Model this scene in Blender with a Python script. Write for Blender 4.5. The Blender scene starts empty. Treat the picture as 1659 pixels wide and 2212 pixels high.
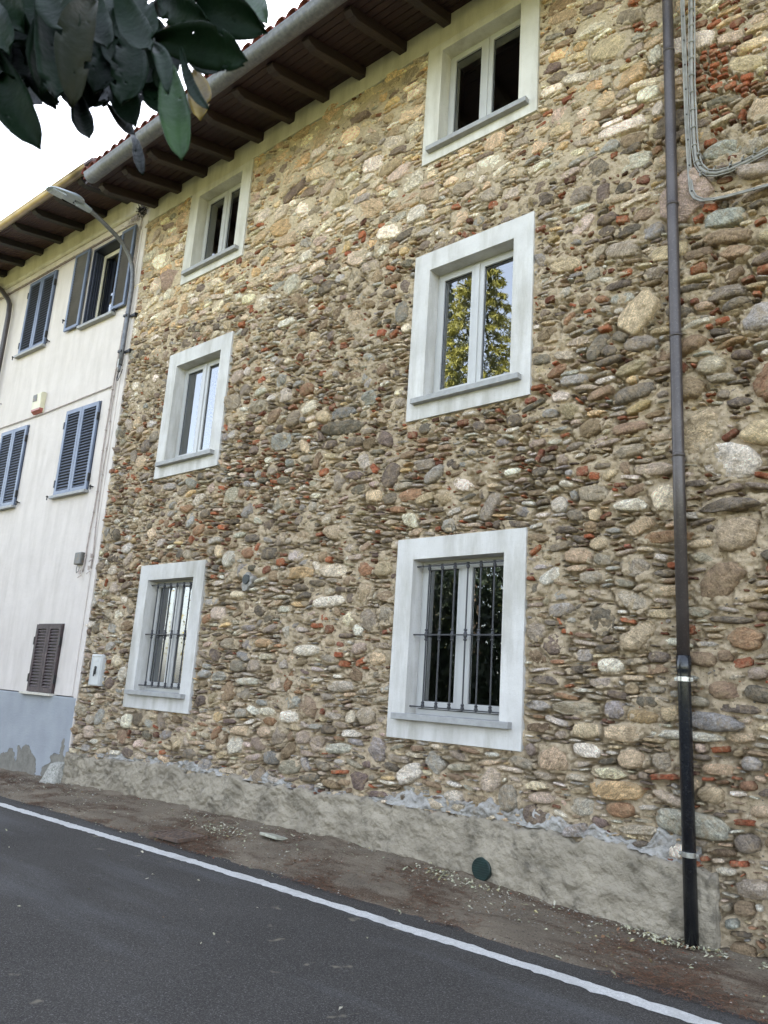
import bpy, math, random
import numpy as np
from mathutils import Vector, Matrix
random.seed(7); RNG = np.random.default_rng(11)
C = bpy.context.scene.collection
R = math.radians
# ---------------------------------------------------------------- camera
YAW, PITCH, ROLL = 0.7301216603898174, 0.2275148600880991, 0.06686670292289511
cy, sy, cp, sp, cr, sr = math.cos(YAW), math.sin(YAW), math.cos(PITCH), math.sin(PITCH), math.cos(ROLL), math.sin(ROLL)
F = Vector((-sy*cp, cy*cp, sp)); RT = Vector((cy, sy, 0)); UP = RT.cross(F)
RT2 = cr*RT + sr*UP; UP2 = -sr*RT + cr*UP
cam_d = bpy.data.cameras.new('camera'); cam = bpy.data.objects.new('camera', cam_d); C.objects.link(cam)
M = Matrix((( RT2.x, UP2.x, -F.x, 4.91604), (RT2.y, UP2.y, -F.y, -5.75), (RT2.z, UP2.z, -F.z, 0.381), (0, 0, 0, 1)))
cam.matrix_world = M
cam_d.sensor_fit = 'HORIZONTAL'; cam_d.sensor_width = 36.0; cam_d.lens = 36.0*1694.703/1659.0
cam_d.clip_start = 0.05; cam_d.clip_end = 2000
cam_d.dof.use_dof = True; cam_d.dof.focus_distance = 7.5; cam_d.dof.aperture_fstop = 11.0
bpy.context.scene.camera = cam
# ---------------------------------------------------------------- world, sun, exposure
SUN_EL, SUN_AZ = R(37), R(-20)       # azimuth from +Y, negative towards -X (behind the houses)
sc = bpy.context.scene
w = bpy.data.worlds.new('World'); sc.world = w; w.use_nodes = True
nt = w.node_tree; nt.nodes.clear()
sky = nt.nodes.new('ShaderNodeTexSky'); sky.sky_type = 'NISHITA'; sky.sun_disc = False
sky.sun_elevation = SUN_EL; sky.sun_rotation = SUN_AZ
sky.air_density = 1.0; sky.dust_density = 2.5; sky.ozone_density = 1.0
bg = nt.nodes.new('ShaderNodeBackground'); bg.inputs[1].default_value = 0.15
wo = nt.nodes.new('ShaderNodeOutputWorld')
hs = nt.nodes.new('ShaderNodeHueSaturation'); hs.inputs['Saturation'].default_value = 0.52   # thin bright haze in the sky
nt.links.new(sky.outputs[0], hs.inputs['Color']); nt.links.new(hs.outputs[0], bg.inputs[0]); nt.links.new(bg.outputs[0], wo.inputs[0])
sd = bpy.data.lights.new('sun', 'SUN'); sd.energy = 4.5; sd.angle = R(0.5); sd.color = (1.0, 0.92, 0.78)
so = bpy.data.objects.new('sun', sd); C.objects.link(so)
sdir = Vector((math.sin(SUN_AZ)*math.cos(SUN_EL), math.cos(SUN_AZ)*math.cos(SUN_EL), math.sin(SUN_EL)))
so.rotation_euler = sdir.to_track_quat('Z', 'Y').to_euler(); so.location = (0, 0, 30)
sc.view_settings.view_transform = 'Standard'; sc.view_settings.look = 'None'
sc.view_settings.exposure = 2.95; sc.view_settings.gamma = 1.0
try:
    sc.cycles.max_bounces = 8; sc.cycles.transparent_max_bounces = 12; sc.cycles.use_denoising = True
except Exception: pass

# ---------------------------------------------------------------- helpers
def lin(c):
    return tuple(((v/255.0)/12.92 if v/255.0 <= 0.04045 else ((v/255.0+0.055)/1.055)**2.4) for v in c)
def tag(o, label=None, cat=None, group=None, kind=None):
    if label: o['label'] = label
    if cat: o['category'] = cat
    if group: o['group'] = group
    if kind: o['kind'] = kind
    return o
def thing(name, label, cat, loc, rz=0, group=None):
    o = bpy.data.objects.new(name, None); C.objects.link(o); o.location = loc; o.rotation_euler = (0, 0, rz)
    o.empty_display_size = 0.2
    return tag(o, label, cat, group)
class MB:
    """collects faces, links them as one mesh"""
    def __init__(s): s.v = []; s.f = []; s.m = []
    def add(s, vs, fs, m=0):
        b = len(s.v); s.v += [tuple(p) for p in vs]; s.f += [tuple(b+i for i in f) for f in fs]; s.m += [m]*len(fs); return s
    def box(s, x0, x1, y0, y1, z0, z1, m=0):
        v = [(x, y, z) for x in (x0, x1) for y in (y0, y1) for z in (z0, z1)]
        return s.add(v, [(0,1,3,2),(4,6,7,5),(0,4,5,1),(2,3,7,6),(0,2,6,4),(1,5,7,3)], m)
    def obox(s, c, ax, ay, az, m=0):     # oriented box: centre and three half-axis vectors
        c, ax, ay, az = map(Vector, (c, ax, ay, az))
        v = [c+i*ax+j*ay+k*az for i in (-1,1) for j in (-1,1) for k in (-1,1)]
        return s.add(v, [(0,1,3,2),(4,6,7,5),(0,4,5,1),(2,3,7,6),(0,2,6,4),(1,5,7,3)], m)
    def tube(s, pts, r, n=8, m=0, cap=True):
        pts = [Vector(p) for p in pts]; rs = r if isinstance(r, (list, tuple)) else [r]*len(pts)
        b = len(s.v); k = len(pts); ref = None
        for i, p in enumerate(pts):
            t = (pts[min(i+1, k-1)]-pts[max(i-1, 0)]).normalized()
            if ref is None:
                ref = t.orthogonal().normalized()
            ref = (ref - t*ref.dot(t)).normalized(); q = t.cross(ref)
            for j in range(n):
                a = 2*math.pi*j/n; s.v.append(tuple(p+rs[i]*(math.cos(a)*ref+math.sin(a)*q)))
        for i in range(k-1):
            for j in range(n):
                s.f.append((b+i*n+j, b+i*n+(j+1) % n, b+(i+1)*n+(j+1) % n, b+(i+1)*n+j)); s.m.append(m)
        if cap:
            s.f.append(tuple(b+j for j in reversed(range(n)))); s.m.append(m)
            s.f.append(tuple(b+(k-1)*n+j for j in range(n))); s.m.append(m)
        return s
    def prism_x(s, yz, x0, x1, m=0):     # polygon in (y,z) extruded along x
        n = len(yz); v = [(x0, y, z) for y, z in yz]+[(x1, y, z) for y, z in yz]
        f = [tuple(range(n)), tuple(reversed(range(n, 2*n)))]+[(i, i+n, (i+1) % n+n, (i+1) % n) for i in range(n)]
        return s.add(v, f, m)
    def build(s, name, mats, parent=None, smooth=False, bevel=0):
        me = bpy.data.meshes.new(name); me.from_pydata(s.v, [], s.f)
        mats = mats if isinstance(mats, (list, tuple)) else [mats]
        for mm in mats: me.materials.append(mm)
        if len(mats) > 1: me.polygons.foreach_set('material_index', s.m)
        if smooth: me.polygons.foreach_set('use_smooth', [True]*len(me.polygons))
        me.update()
        return link(name, me, parent, bevel)
def link(name, me, parent=None, bevel=0):
    o = bpy.data.objects.new(name, me); C.objects.link(o)
    if parent is not None:
        o.parent = parent
        if parent.type == 'EMPTY': o.location = (0, 0, -parent.location.z) if parent.get('local') else tuple(-v for v in parent.location)
    if bevel:
        b = o.modifiers.new('bevel', 'BEVEL'); b.width = bevel; b.segments = 2; b.limit_method = 'ANGLE'
        b.harden_normals = False
    return o
def np_mesh(name, V, Fq, mats, parent=None, smooth=True, midx=None, col=None, rnd=None):
    """V (n,3), Fq list of face arrays (each (m,3) or (m,4))"""
    me = bpy.data.meshes.new(name); nl = sum(a.size for a in Fq); nf = sum(len(a) for a in Fq)
    me.vertices.add(len(V)); me.vertices.foreach_set('co', np.asarray(V, np.float32).ravel())
    me.loops.add(nl); me.loops.foreach_set('vertex_index', np.concatenate([a.ravel() for a in Fq]).astype(np.int32))
    tot = np.concatenate([np.full(len(a), a.shape[1]) for a in Fq]); st = np.concatenate([[0], np.cumsum(tot)[:-1]])
    me.polygons.add(nf); me.polygons.foreach_set('loop_start', st.astype(np.int32)); me.polygons.foreach_set('loop_total', tot.astype(np.int32))
    for mm in (mats if isinstance(mats, (list, tuple)) else [mats]): me.materials.append(mm)
    if midx is not None: me.polygons.foreach_set('material_index', midx.astype(np.int32))
    me.polygons.foreach_set('use_smooth', np.full(nf, smooth) if isinstance(smooth, bool) else smooth)
    me.update(calc_edges=True)
    if col is not None:
        a = me.attributes.new('Col', 'FLOAT_COLOR', 'POINT'); a.data.foreach_set('color', np.asarray(col, np.float32).ravel())
    if rnd is not None:
        a = me.attributes.new('rnd', 'FLOAT', 'POINT'); a.data.foreach_set('value', np.asarray(rnd, np.float32))
    me.validate()
    return link(name, me, parent)
def grid_faces(nx, nz, keep=None):
    i = np.arange(nx-1)[:, None]*nz + np.arange(nz-1)[None, :]
    f = np.stack([i, i+nz, i+nz+1, i+1], -1)
    return f[keep] if keep is not None else f.reshape(-1, 4)
def vnoise(nx, nz, cell, rng=RNG):
    gx, gz = int(nx/cell)+3, int(nz/cell)+3
    g = rng.standard_normal((gx, gz)); x = np.arange(nx)/cell; z = np.arange(nz)/cell
    xi, zi = x.astype(int), z.astype(int); fx, fz = x-xi, z-zi; fx = fx*fx*(3-2*fx); fz = fz*fz*(3-2*fz)
    a = g[xi][:, zi]; b = g[xi+1][:, zi]; c = g[xi][:, zi+1]; d = g[xi+1][:, zi+1]
    fx = fx[:, None]; fz = fz[None, :]
    return (a*(1-fx)+b*fx)*(1-fz)+(c*(1-fx)+d*fx)*fz
def fbm(nx, nz, cell, oct=4, gain=0.5):
    out = 0; amp = 1
    for k in range(oct):
        out = out+amp*vnoise(nx, nz, max(cell, 1.01)); cell /= 2; amp *= gain
    return out

# ---------------------------------------------------------------- materials
def newmat(name):
    m = bpy.data.materials.new(name); m.use_nodes = True; n = m.node_tree; n.nodes.clear()
    o = n.nodes.new('ShaderNodeOutputMaterial'); b = n.nodes.new('ShaderNodeBsdfPrincipled'); n.links.new(b.outputs[0], o.inputs[0])
    return m, n, b, o
def noise(n, scale, detail=4, rough=0.55, vec=None, lo=0.35, hi=0.65, dist=0.0):
    t = n.nodes.new('ShaderNodeTexNoise'); t.inputs['Scale'].default_value = scale; t.inputs['Detail'].default_value = detail
    t.inputs['Roughness'].default_value = rough; t.inputs['Distortion'].default_value = dist
    if vec is None:
        tc = n.nodes.new('ShaderNodeTexCoord'); vec = tc.outputs['Object']
    n.links.new(vec, t.inputs['Vector'])
    r = n.nodes.new('ShaderNodeMapRange'); r.inputs[1].default_value = lo; r.inputs[2].default_value = hi
    n.links.new(t.outputs[0], r.inputs[0]); return r.outputs[0]
def mixc(n, fac, a, b, mode='MIX'):
    m = n.nodes.new('ShaderNodeMix'); m.data_type = 'RGBA'; m.blend_type = mode
    if isinstance(fac, (int, float)): m.inputs[0].default_value = fac
    else: n.links.new(fac, m.inputs[0])
    for s, c in ((6, a), (7, b)):
        if isinstance(c, tuple): m.inputs[s].default_value = (*c[:3], 1)
        else: n.links.new(c, m.inputs[s])
    return m.outputs[2]
def bump(n, b, h, dist=0.01, strength=1.0, prev=None):
    k = n.nodes.new('ShaderNodeBump'); k.inputs['Distance'].default_value = dist; k.inputs['Strength'].default_value = strength
    n.links.new(h, k.inputs['Height'])
    if prev is not None: n.links.new(prev, k.inputs['Normal'])
    n.links.new(k.outputs[0], b.inputs['Normal']); return k.outputs[0]
def mapping(n, scale=(1, 1, 1), rot=(0, 0, 0)):
    tc = n.nodes.new('ShaderNodeTexCoord'); mp = n.nodes.new('ShaderNodeMapping')
    mp.inputs['Scale'].default_value = scale; mp.inputs['Rotation'].default_value = rot
    n.links.new(tc.outputs['Object'], mp.inputs[0]); return mp.outputs[0]
def pm(name, c1, c2, scale=3, rough=0.8, bd=0.003, bs=40, metal=0.0, lo=0.35, hi=0.65, c3=None, s3=12, spec=None, detail=5):
    m, n, b, o = newmat(name)
    c = mixc(n, noise(n, scale, detail, lo=lo, hi=hi), lin(c1), lin(c2))
    if c3 is not None: c = mixc(n, noise(n, s3, 6, 0.65, lo=0.55, hi=0.72), c, lin(c3))
    n.links.new(c, b.inputs['Base Color']); b.inputs['Roughness'].default_value = rough; b.inputs['Metallic'].default_value = metal
    if spec is not None: b.inputs['Specular IOR Level'].default_value = spec
    if bd: bump(n, b, noise(n, bs, 5, 0.6, lo=0.2, hi=0.8), bd)
    return m

# stones: colour carried per stone, banding and speckle added here
def stone_mat():
    m, n, b, o = newmat('rubble_stone')
    at = n.nodes.new('ShaderNodeAttribute'); at.attribute_name = 'Col'
    rn = n.nodes.new('ShaderNodeAttribute'); rn.attribute_name = 'rnd'
    tc = n.nodes.new('ShaderNodeTexCoord'); cmb = n.nodes.new('ShaderNodeCombineXYZ')
    for i in range(3):
        mu = n.nodes.new('ShaderNodeMath'); mu.operation = 'MULTIPLY'; mu.inputs[1].default_value = (37, 13, 91)[i]
        n.links.new(rn.outputs['Fac'], mu.inputs[0]); n.links.new(mu.outputs[0], cmb.inputs[i])
    add = n.nodes.new('ShaderNodeVectorMath'); add.operation = 'ADD'
    n.links.new(tc.outputs['Object'], add.inputs[0]); n.links.new(cmb.outputs[0], add.inputs[1])
    rot = n.nodes.new('ShaderNodeVectorRotate'); rot.rotation_type = 'AXIS_ANGLE'; rot.inputs['Axis'].default_value = (0, 1, 0)
    ma = n.nodes.new('ShaderNodeMath'); ma.operation = 'MULTIPLY'; ma.inputs[1].default_value = 1.2
    n.links.new(rn.outputs['Fac'], ma.inputs[0]); n.links.new(ma.outputs[0], rot.inputs['Angle']); n.links.new(add.outputs[0], rot.inputs['Vector'])
    mp = n.nodes.new('ShaderNodeMapping'); mp.inputs['Scale'].default_value = (9, 20, 60); n.links.new(rot.outputs[0], mp.inputs[0])
    band = noise(n, 1.0, 5, 0.6, vec=mp.outputs[0], lo=0.3, hi=0.7, dist=0.6)
    spk = noise(n, 90, 4, 0.7, vec=add.outputs[0], lo=0.4, hi=0.62)
    blot = noise(n, 14, 5, 0.6, vec=add.outputs[0], lo=0.3, hi=0.7)
    def mulc(f, lo, hi, c):
        mr = n.nodes.new('ShaderNodeMapRange'); mr.inputs[3].default_value = lo; mr.inputs[4].default_value = hi; n.links.new(f, mr.inputs[0])
        v = n.nodes.new('ShaderNodeVectorMath'); v.operation = 'SCALE'; n.links.new(c, v.inputs[0]); n.links.new(mr.outputs[0], v.inputs['Scale']); return v.outputs[0]
    c = mulc(band, 0.66, 1.28, at.outputs['Color']); c = mulc(spk, 0.72, 1.28, c); c = mulc(blot, 0.72, 1.22, c)
    # remains of mortar smeared over the faces
    sm = noise(n, 16, 7, 0.75, lo=0.47, hi=0.62)
    sc2 = n.nodes.new('ShaderNodeMath'); sc2.operation = 'MULTIPLY'; sc2.inputs[1].default_value = 0.6; n.links.new(sm, sc2.inputs[0])
    c = mixc(n, sc2.outputs[0], c, lin((178, 156, 126)))
    n.links.new(c, b.inputs['Base Color']); b.inputs['Roughness'].default_value = 0.95; b.inputs['Specular IOR Level'].default_value = 0.12
    p = bump(n, b, band, 0.010, 1.0); p = bump(n, b, noise(n, 38, 8, 0.7, vec=add.outputs[0], lo=0.2, hi=0.8), 0.028, 1.0, p)
    return m
def mortar_mat():
    m, n, b, o = newmat('lime_mortar')
    at = n.nodes.new('ShaderNodeAttribute'); at.attribute_name = 'Col'
    c = mixc(n, noise(n, 5, 6, .65, lo=0.3, hi=0.7), at.outputs['Color'], mixc(n, 0.22, at.outputs['Color'], (0.02, 0.015, 0.01)))
    c = mixc(n, noise(n, 22, 6, 0.7, lo=0.4, hi=0.75), c, lin((202, 184, 154)))
    c = mixc(n, noise(n, 70, 4, 0.7, lo=0.58, hi=0.68), c, lin((128, 106, 84)))
    c = mixc(n, noise(n, 110, 2, 0.7, vec=mapping(n, (1, 1, 1), (0, 0, 1)), lo=0.66, hi=0.70), c, lin((226, 220, 208)))
    n.links.new(c, b.inputs['Base Color']); b.inputs['Roughness'].default_value = 0.95; b.inputs['Specular IOR Level'].default_value = 0.1
    p = bump(n, b, noise(n, 28, 8, 0.72, lo=0.2, hi=0.8), 0.035, 1.0); bump(n, b, noise(n, 130, 4, 0.7, lo=0.2, hi=0.8), 0.004, 1.0, p)
    return m
STONE, MORTAR = stone_mat(), mortar_mat()
def plaster_mat(name, c1, c2, stain, zlo=None):
    m, n, b, o = newmat(name)
    c = mixc(n, noise(n, 2.2, 6, 0.6, lo=0.3, hi=0.7), lin(c1), lin(c2))
    v = mapping(n, (5, 5, 0.9))
    c = mixc(n, noise(n, 1.0, 6, 0.65, vec=v, lo=0.44, hi=0.78), c, lin(stain))
    c = mixc(n, noise(n, 90, 3, lo=0.6, hi=0.8), c, lin(stain))
    n.links.new(c, b.inputs['Base Color']); b.inputs['Roughness'].default_value = 0.85; b.inputs['Specular IOR Level'].default_value = 0.2
    p = bump(n, b, noise(n, 7, 6, 0.6, lo=0.2, hi=0.8), 0.006, 0.6); bump(n, b, noise(n, 220, 3, lo=0.2, hi=0.8), 0.0015, 0.7, p)
    return m
SURR = plaster_mat('white_plaster', (202, 200, 197), (182, 180, 177), (150, 146, 136))
BAND = plaster_mat('cream_plaster', (200, 195, 180), (186, 181, 165), (160, 153, 134))
SURT = plaster_mat('warm_white_plaster', (203, 200, 192), (188, 185, 176), (160, 155, 142))
LWALL = plaster_mat('pale_facade_paint', (208, 200, 194), (198, 190, 184), (186, 178, 171))
def base_paint():
    m, n, b, o = newmat('peeling_grey_paint')
    tc = n.nodes.new('ShaderNodeTexCoord'); sep = n.nodes.new('ShaderNodeSeparateXYZ'); n.links.new(tc.outputs['Object'], sep.inputs[0])
    nz = noise(n, 1.7, 7, 0.5, lo=0.0, hi=1.0, dist=0.3)
    # peeled edge: lower part lost, higher where the noise says so
    a = n.nodes.new('ShaderNodeMath'); a.operation = 'MULTIPLY_ADD'; a.inputs[1].default_value = 1.9; a.inputs[2].default_value = -1.80; n.links.new(nz, a.inputs[0])
    d = n.nodes.new('ShaderNodeMath'); d.operation = 'SUBTRACT'; n.links.new(a.outputs[0], d.inputs[0]); n.links.new(sep.outputs['Z'], d.inputs[1])
    k = n.nodes.new('ShaderNodeMapRange'); k.inputs[1].default_value = -0.004; k.inputs[2].default_value = 0.004; n.links.new(d.outputs[0], k.inputs[0])
    pc = mixc(n, noise(n, 2.5, 5, lo=0.3, hi=0.7), lin((150, 154, 159)), lin((136, 140, 146)))
    gc = mixc(n, noise(n, 12, 7, 0.65, lo=0.3, hi=0.7), lin((128, 124, 115)), lin((100, 97, 90)))
    n.links.new(mixc(n, k.outputs[0], pc, gc), b.inputs['Base Color']); b.inputs['Roughness'].default_value = 0.9
    inv = n.nodes.new('ShaderNodeMath'); inv.operation = 'SUBTRACT'; inv.inputs[0].default_value = 1.0; n.links.new(k.outputs[0], inv.inputs[1])
    p = bump(n, b, inv.outputs[0], 0.012, 1.0); bump(n, b, noise(n, 30, 7, 0.7, lo=0.2, hi=0.8), 0.006, 0.8, p)
    return m
LBASE = base_paint()
PLINTH = pm('rough_cement_render', (156, 147, 131), (130, 122, 108), 3.5, 0.95, 0.022, 22, c3=(98, 92, 82), s3=7, spec=0.15, detail=8)
SMEAR = pm('whitish_cement_smear', (172, 169, 164), (146, 143, 138), 9, 0.9, 0.014, 40, c3=(126, 116, 102), s3=10, spec=0.15)
def wood_mat(name, c1, c2, rot=(0, 0, 0), sc=(1.2, 14, 14)):
    m, n, b, o = newmat(name); v = mapping(n, sc, rot)
    n.links.new(mixc(n, noise(n, 2.0, 6, 0.6, vec=v, lo=0.3, hi=0.7, dist=0.5), lin(c1), lin(c2)), b.inputs['Base Color'])
    b.inputs['Roughness'].default_value = 0.6; bump(n, b, noise(n, 4.0, 4, vec=v), 0.003, 0.7); return m
SOFFIT = wood_mat('stained_board', (52, 29, 27), (38, 22, 22))
RAFT = wood_mat('dark_timber', (48, 32, 27), (34, 24, 21), sc=(14, 1.2, 14))
LSOFF = wood_mat('brown_board', (84, 62, 58), (70, 50, 47)); LRAFT = wood_mat('black_brown_timber', (38, 31, 31), (28, 24, 25), sc=(14, 1.2, 14))
GALV = pm('galvanised_zinc', (118, 120, 126), (98, 100, 106), 22, 0.55, 0.002, 60, metal=0.55, c3=(120, 118, 112), s3=40)
BRONZE = pm('weathered_copper_sheet', (160, 143, 118), (128, 114, 96), 3, 0.35, 0.0, metal=0.85)
PIPE_UP = pm('brown_painted_steel', (74, 68, 66), (60, 54, 53), 4, 0.38, 0.0008, 60, metal=0.2, c3=(96, 90, 86), s3=70)
PIPE_LO = pm('black_enamel', (20, 22, 27), (28, 30, 34), 6, 0.22, 0.0, c3=(50, 50, 50), s3=60)
CLAMP = pm('stainless_band', (190, 190, 188), (160, 160, 158), 20, 0.3, 0.0, metal=0.9)
TILE = pm('terracotta_tile', (104, 46, 34), (78, 36, 28), 9, 0.95, 0.004, 40, c3=(70, 60, 54), s3=20)
PVC = pm('light_grey_window_profile', (176, 176, 175), (168, 168, 167), 3, 0.35, 0.0)
CREAMW = pm('cream_window_profile', (206, 200, 180), (196, 190, 172), 3, 0.4, 0.0)
GASKET = pm('black_gasket', (28, 29, 31), (22, 23, 25), 5, 0.5, 0.0)
SILL = pm('grey_stone_sill', (150, 150, 149), (134, 134, 133), 14, 0.6, 0.001, 120, c3=(136, 136, 134), s3=60)
IRON = pm('dark_wrought_iron', (66, 66, 70), (54, 55, 58), 20, 0.5, 0.0008, 120, metal=0.4)
BLUESH = pm('blue_grey_shutter_paint', (100, 110, 130), (86, 96, 115), 4, 0.45, 0.0, metal=0.1)
DARKSH = pm('dark_blue_shutter_paint', (52, 56, 70), (44, 48, 60), 4, 0.4, 0.0)
BROWNSH = pm('worn_brown_shutter_paint', (72, 58, 58), (54, 44, 46), 10, 0.7, 0.002, 40, c3=(110, 95, 90), s3=30)
BLACK = pm('black_iron', (24, 24, 27), (18, 18, 20), 10, 0.5, 0.0)
INTER = pm('interior_plaster', (120, 112, 104), (104, 98, 92), 2, 0.9, 0.0)
CABW = pm('dirty_white_cable', (178, 166, 160), (150, 140, 134), 12, 0.7, 0.0)
CABG = pm('grey_conduit', (140, 138, 132), (112, 110, 104), 12, 0.6, 0.0)
BOXW = pm('pale_grey_plastic', (186, 187, 186), (174, 175, 174), 8, 0.5, 0.0)
BOXY = pm('yellowed_plastic', (208, 202, 176), (194, 188, 162), 8, 0.5, 0.0)
REDP = pm('faded_red_lens', (156, 84, 72), (140, 76, 66), 12, 0.4, 0.0)
BOXG = pm('grey_metal_box', (92, 90, 86), (78, 76, 72), 12, 0.5, 0.0, c3=(150, 110, 50), s3=12)
LAMP = pm('lamp_grey_paint', (150, 158, 164), (136, 144, 150), 4, 0.4, 0.0, metal=0.3)
LENS = pm('lamp_clear_cover', (170, 180, 190), (150, 158, 168), 40, 0.12, 0.0)
GRANITE = pm('granite_post', (168, 166, 158), (128, 126, 120), 40, 0.9, 0.006, 40, c3=(92, 96, 84), s3=10)
VENTG = pm('dark_green_plastic', (26, 46, 43), (20, 36, 34), 10, 0.4, 0.0); VENTB = pm('dark_grey_grille', (60, 66, 68), (46, 50, 52), 10, 0.5, 0.0)
def glass_mat():
    m, n, b, o = newmat('window_glass'); n.nodes.remove(b)
    t = n.nodes.new('ShaderNodeBsdfTransparent'); t.inputs[0].default_value = (0.72, 0.76, 0.74, 1)
    g = n.nodes.new('ShaderNodeBsdfGlossy'); g.inputs['Roughness'].default_value = 0.0; g.inputs[0].default_value = (0.95, 0.98, 1, 1)
    f = n.nodes.new('ShaderNodeFresnel'); f.inputs[0].default_value = 2.9
    mx = n.nodes.new('ShaderNodeMixShader'); n.links.new(f.outputs[0], mx.inputs[0]); n.links.new(t.outputs[0], mx.inputs[1]); n.links.new(g.outputs[0], mx.inputs[2])
    bp = n.nodes.new('ShaderNodeBump'); bp.inputs['Distance'].default_value = 0.0006; bp.inputs['Strength'].default_value = 0.6
    n.links.new(noise(n, 3.0, 2, lo=0.0, hi=1.0), bp.inputs['Height']); n.links.new(bp.outputs[0], g.inputs['Normal'])
    n.links.new(mx.outputs[0], o.inputs[0]); return m
GLASS = glass_mat()
def asphalt_mat():
    m, n, b, o = newmat('asphalt')
    c = mixc(n, noise(n, 0.6, 5, 0.6, lo=0.3, hi=0.7), lin((60, 57, 54)), lin((74, 71, 68)))
    c = mixc(n, noise(n, 0.9, 5, 0.6, vec=mapping(n, (0.35, 2.2, 1)), lo=0.5, hi=0.8), c, lin((88, 88, 89)))
    c = mixc(n, noise(n, 110, 5, 0.8, lo=0.52, hi=0.72), c, lin((128, 127, 124)))
    c = mixc(n, noise(n, 90, 5, 0.8, vec=mapping(n, (1, 1, 1), (0, 0, 1)), lo=0.54, hi=0.66), c, lin((30, 31, 33)))
    c = mixc(n, noise(n, 4.2, 3, 0.5, vec=mapping(n, (1, 1, 1), (0, 0, 2)), lo=0.69, hi=0.73), c, lin((112, 106, 94)))
    n.links.new(c, b.inputs['Base Color']); b.inputs['Roughness'].default_value = 0.95; b.inputs['Specular IOR Level'].default_value = 0.15
    bump(n, b, noise(n, 200, 4, 0.7, lo=0.2, hi=0.8), 0.004, 1.0); return m
ASPH = asphalt_mat()
def paint_mat():
    m, n, b, o = newmat('road_paint')
    c = mixc(n, noise(n, 60, 5, 0.6, lo=0.3, hi=0.7), lin((214, 213, 210)), lin((182, 181, 178)))
    c = mixc(n, noise(n, 140, 4, 0.8, lo=0.56, hi=0.66), c, lin((104, 104, 104)))
    c = mixc(n, noise(n, 5, 5, 0.6, lo=0.5, hi=0.8), c, lin((170, 168, 164)))
    n.links.new(c, b.inputs['Base Color']); b.inputs['Roughness'].default_value = 0.7; bump(n, b, noise(n, 200, 3), 0.002, 1.0); return m
LINE = paint_mat()
def shoulder_mat():
    m, n, b, o = newmat('dusty_shoulder')
    c = mixc(n, noise(n, 2.0, 6, 0.6, lo=0.3, hi=0.7), lin((104, 94, 82)), lin((130, 118, 102)))
    c = mixc(n, noise(n, 3.0, 7, 0.65, vec=mapping(n, (0.5, 1.6, 1)), lo=0.48, hi=0.62), c, lin((88, 73, 60)))
    c = mixc(n, noise(n, 80, 5, 0.8, lo=0.54, hi=0.70), c, lin((150, 142, 128)))
    c = mixc(n, noise(n, 70, 5, 0.7, vec=mapping(n, (1, 1, 1), (0, 0, 1)), lo=0.55, hi=0.68), c, lin((52, 44, 38)))
    n.links.new(c, b.inputs['Base Color']); b.inputs['Roughness'].default_value = 0.95; b.inputs['Specular IOR Level'].default_value = 0.15
    p = bump(n, b, noise(n, 120, 6, 0.7, lo=0.2, hi=0.8), 0.010, 1.0); return m
SHOULD = shoulder_mat()
GRASS = pm('dry_verge_grass', (96, 104, 58), (122, 118, 70), 1.5, 0.95, 0.03, 30, c3=(120, 100, 70), s3=4)
def colattr_mat(name, rough=0.8, transl=0.0, spec=0.3):
    m, n, b, o = newmat(name); at = n.nodes.new('ShaderNodeAttribute'); at.attribute_name = 'Col'
    c = mixc(n, noise(n, 30, 4, lo=0.3, hi=0.7), at.outputs['Color'], mixc(n, 0.25, at.outputs['Color'], (0, 0, 0)))
    n.links.new(c, b.inputs['Base Color']); b.inputs['Roughness'].default_value = rough; b.inputs['Specular IOR Level'].default_value = spec
    if transl:
        t = n.nodes.new('ShaderNodeBsdfTranslucent'); n.links.new(c, t.inputs[0]); mx = n.nodes.new('ShaderNodeMixShader'); mx.inputs[0].default_value = transl
        n.links.new(b.outputs[0], mx.inputs[1]); n.links.new(t.outputs[0], mx.inputs[2]); n.links.new(mx.outputs[0], o.inputs[0])
    return m
LITTER = colattr_mat('dead_leaf'); FOL = colattr_mat('foliage', 0.6, 0.25); 
BARK = pm('bark', (96, 84, 70), (70, 60, 50), 6, 0.95, 0.01, 20)
def leaf_mat(name, c1, c2, spec=0.5, tr=0.12):
    m, n, b, o = newmat(name); c = mixc(n, noise(n, 14, 5, lo=0.35, hi=0.65), lin(c1), lin(c2))
    n.links.new(c, b.inputs['Base Color']); b.inputs['Roughness'].default_value = 0.42; b.inputs['Specular IOR Level'].default_value = spec
    bump(n, b, noise(n, 60, 3), 0.001, 0.6)
    t = n.nodes.new('ShaderNodeBsdfTranslucent'); n.links.new(c, t.inputs[0]); mx = n.nodes.new('ShaderNodeMixShader'); mx.inputs[0].default_value = tr
    n.links.new(b.outputs[0], mx.inputs[1]); n.links.new(t.outputs[0], mx.inputs[2]); n.links.new(mx.outputs[0], o.inputs[0]); return m
LEAFD = leaf_mat('dark_magnolia_leaf', (11, 23, 13), (17, 32, 19), spec=0.04, tr=0.06); LEAFG = leaf_mat('green_magnolia_leaf', (44, 70, 34), (34, 56, 30), spec=0.2, tr=0.2)
LEAFY = leaf_mat('yellowed_magnolia_leaf', (176, 150, 50), (140, 118, 44), tr=0.4); LEAFB = leaf_mat('brown_felted_leaf', (38, 38, 26), (28, 32, 22), 0.04)

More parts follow.
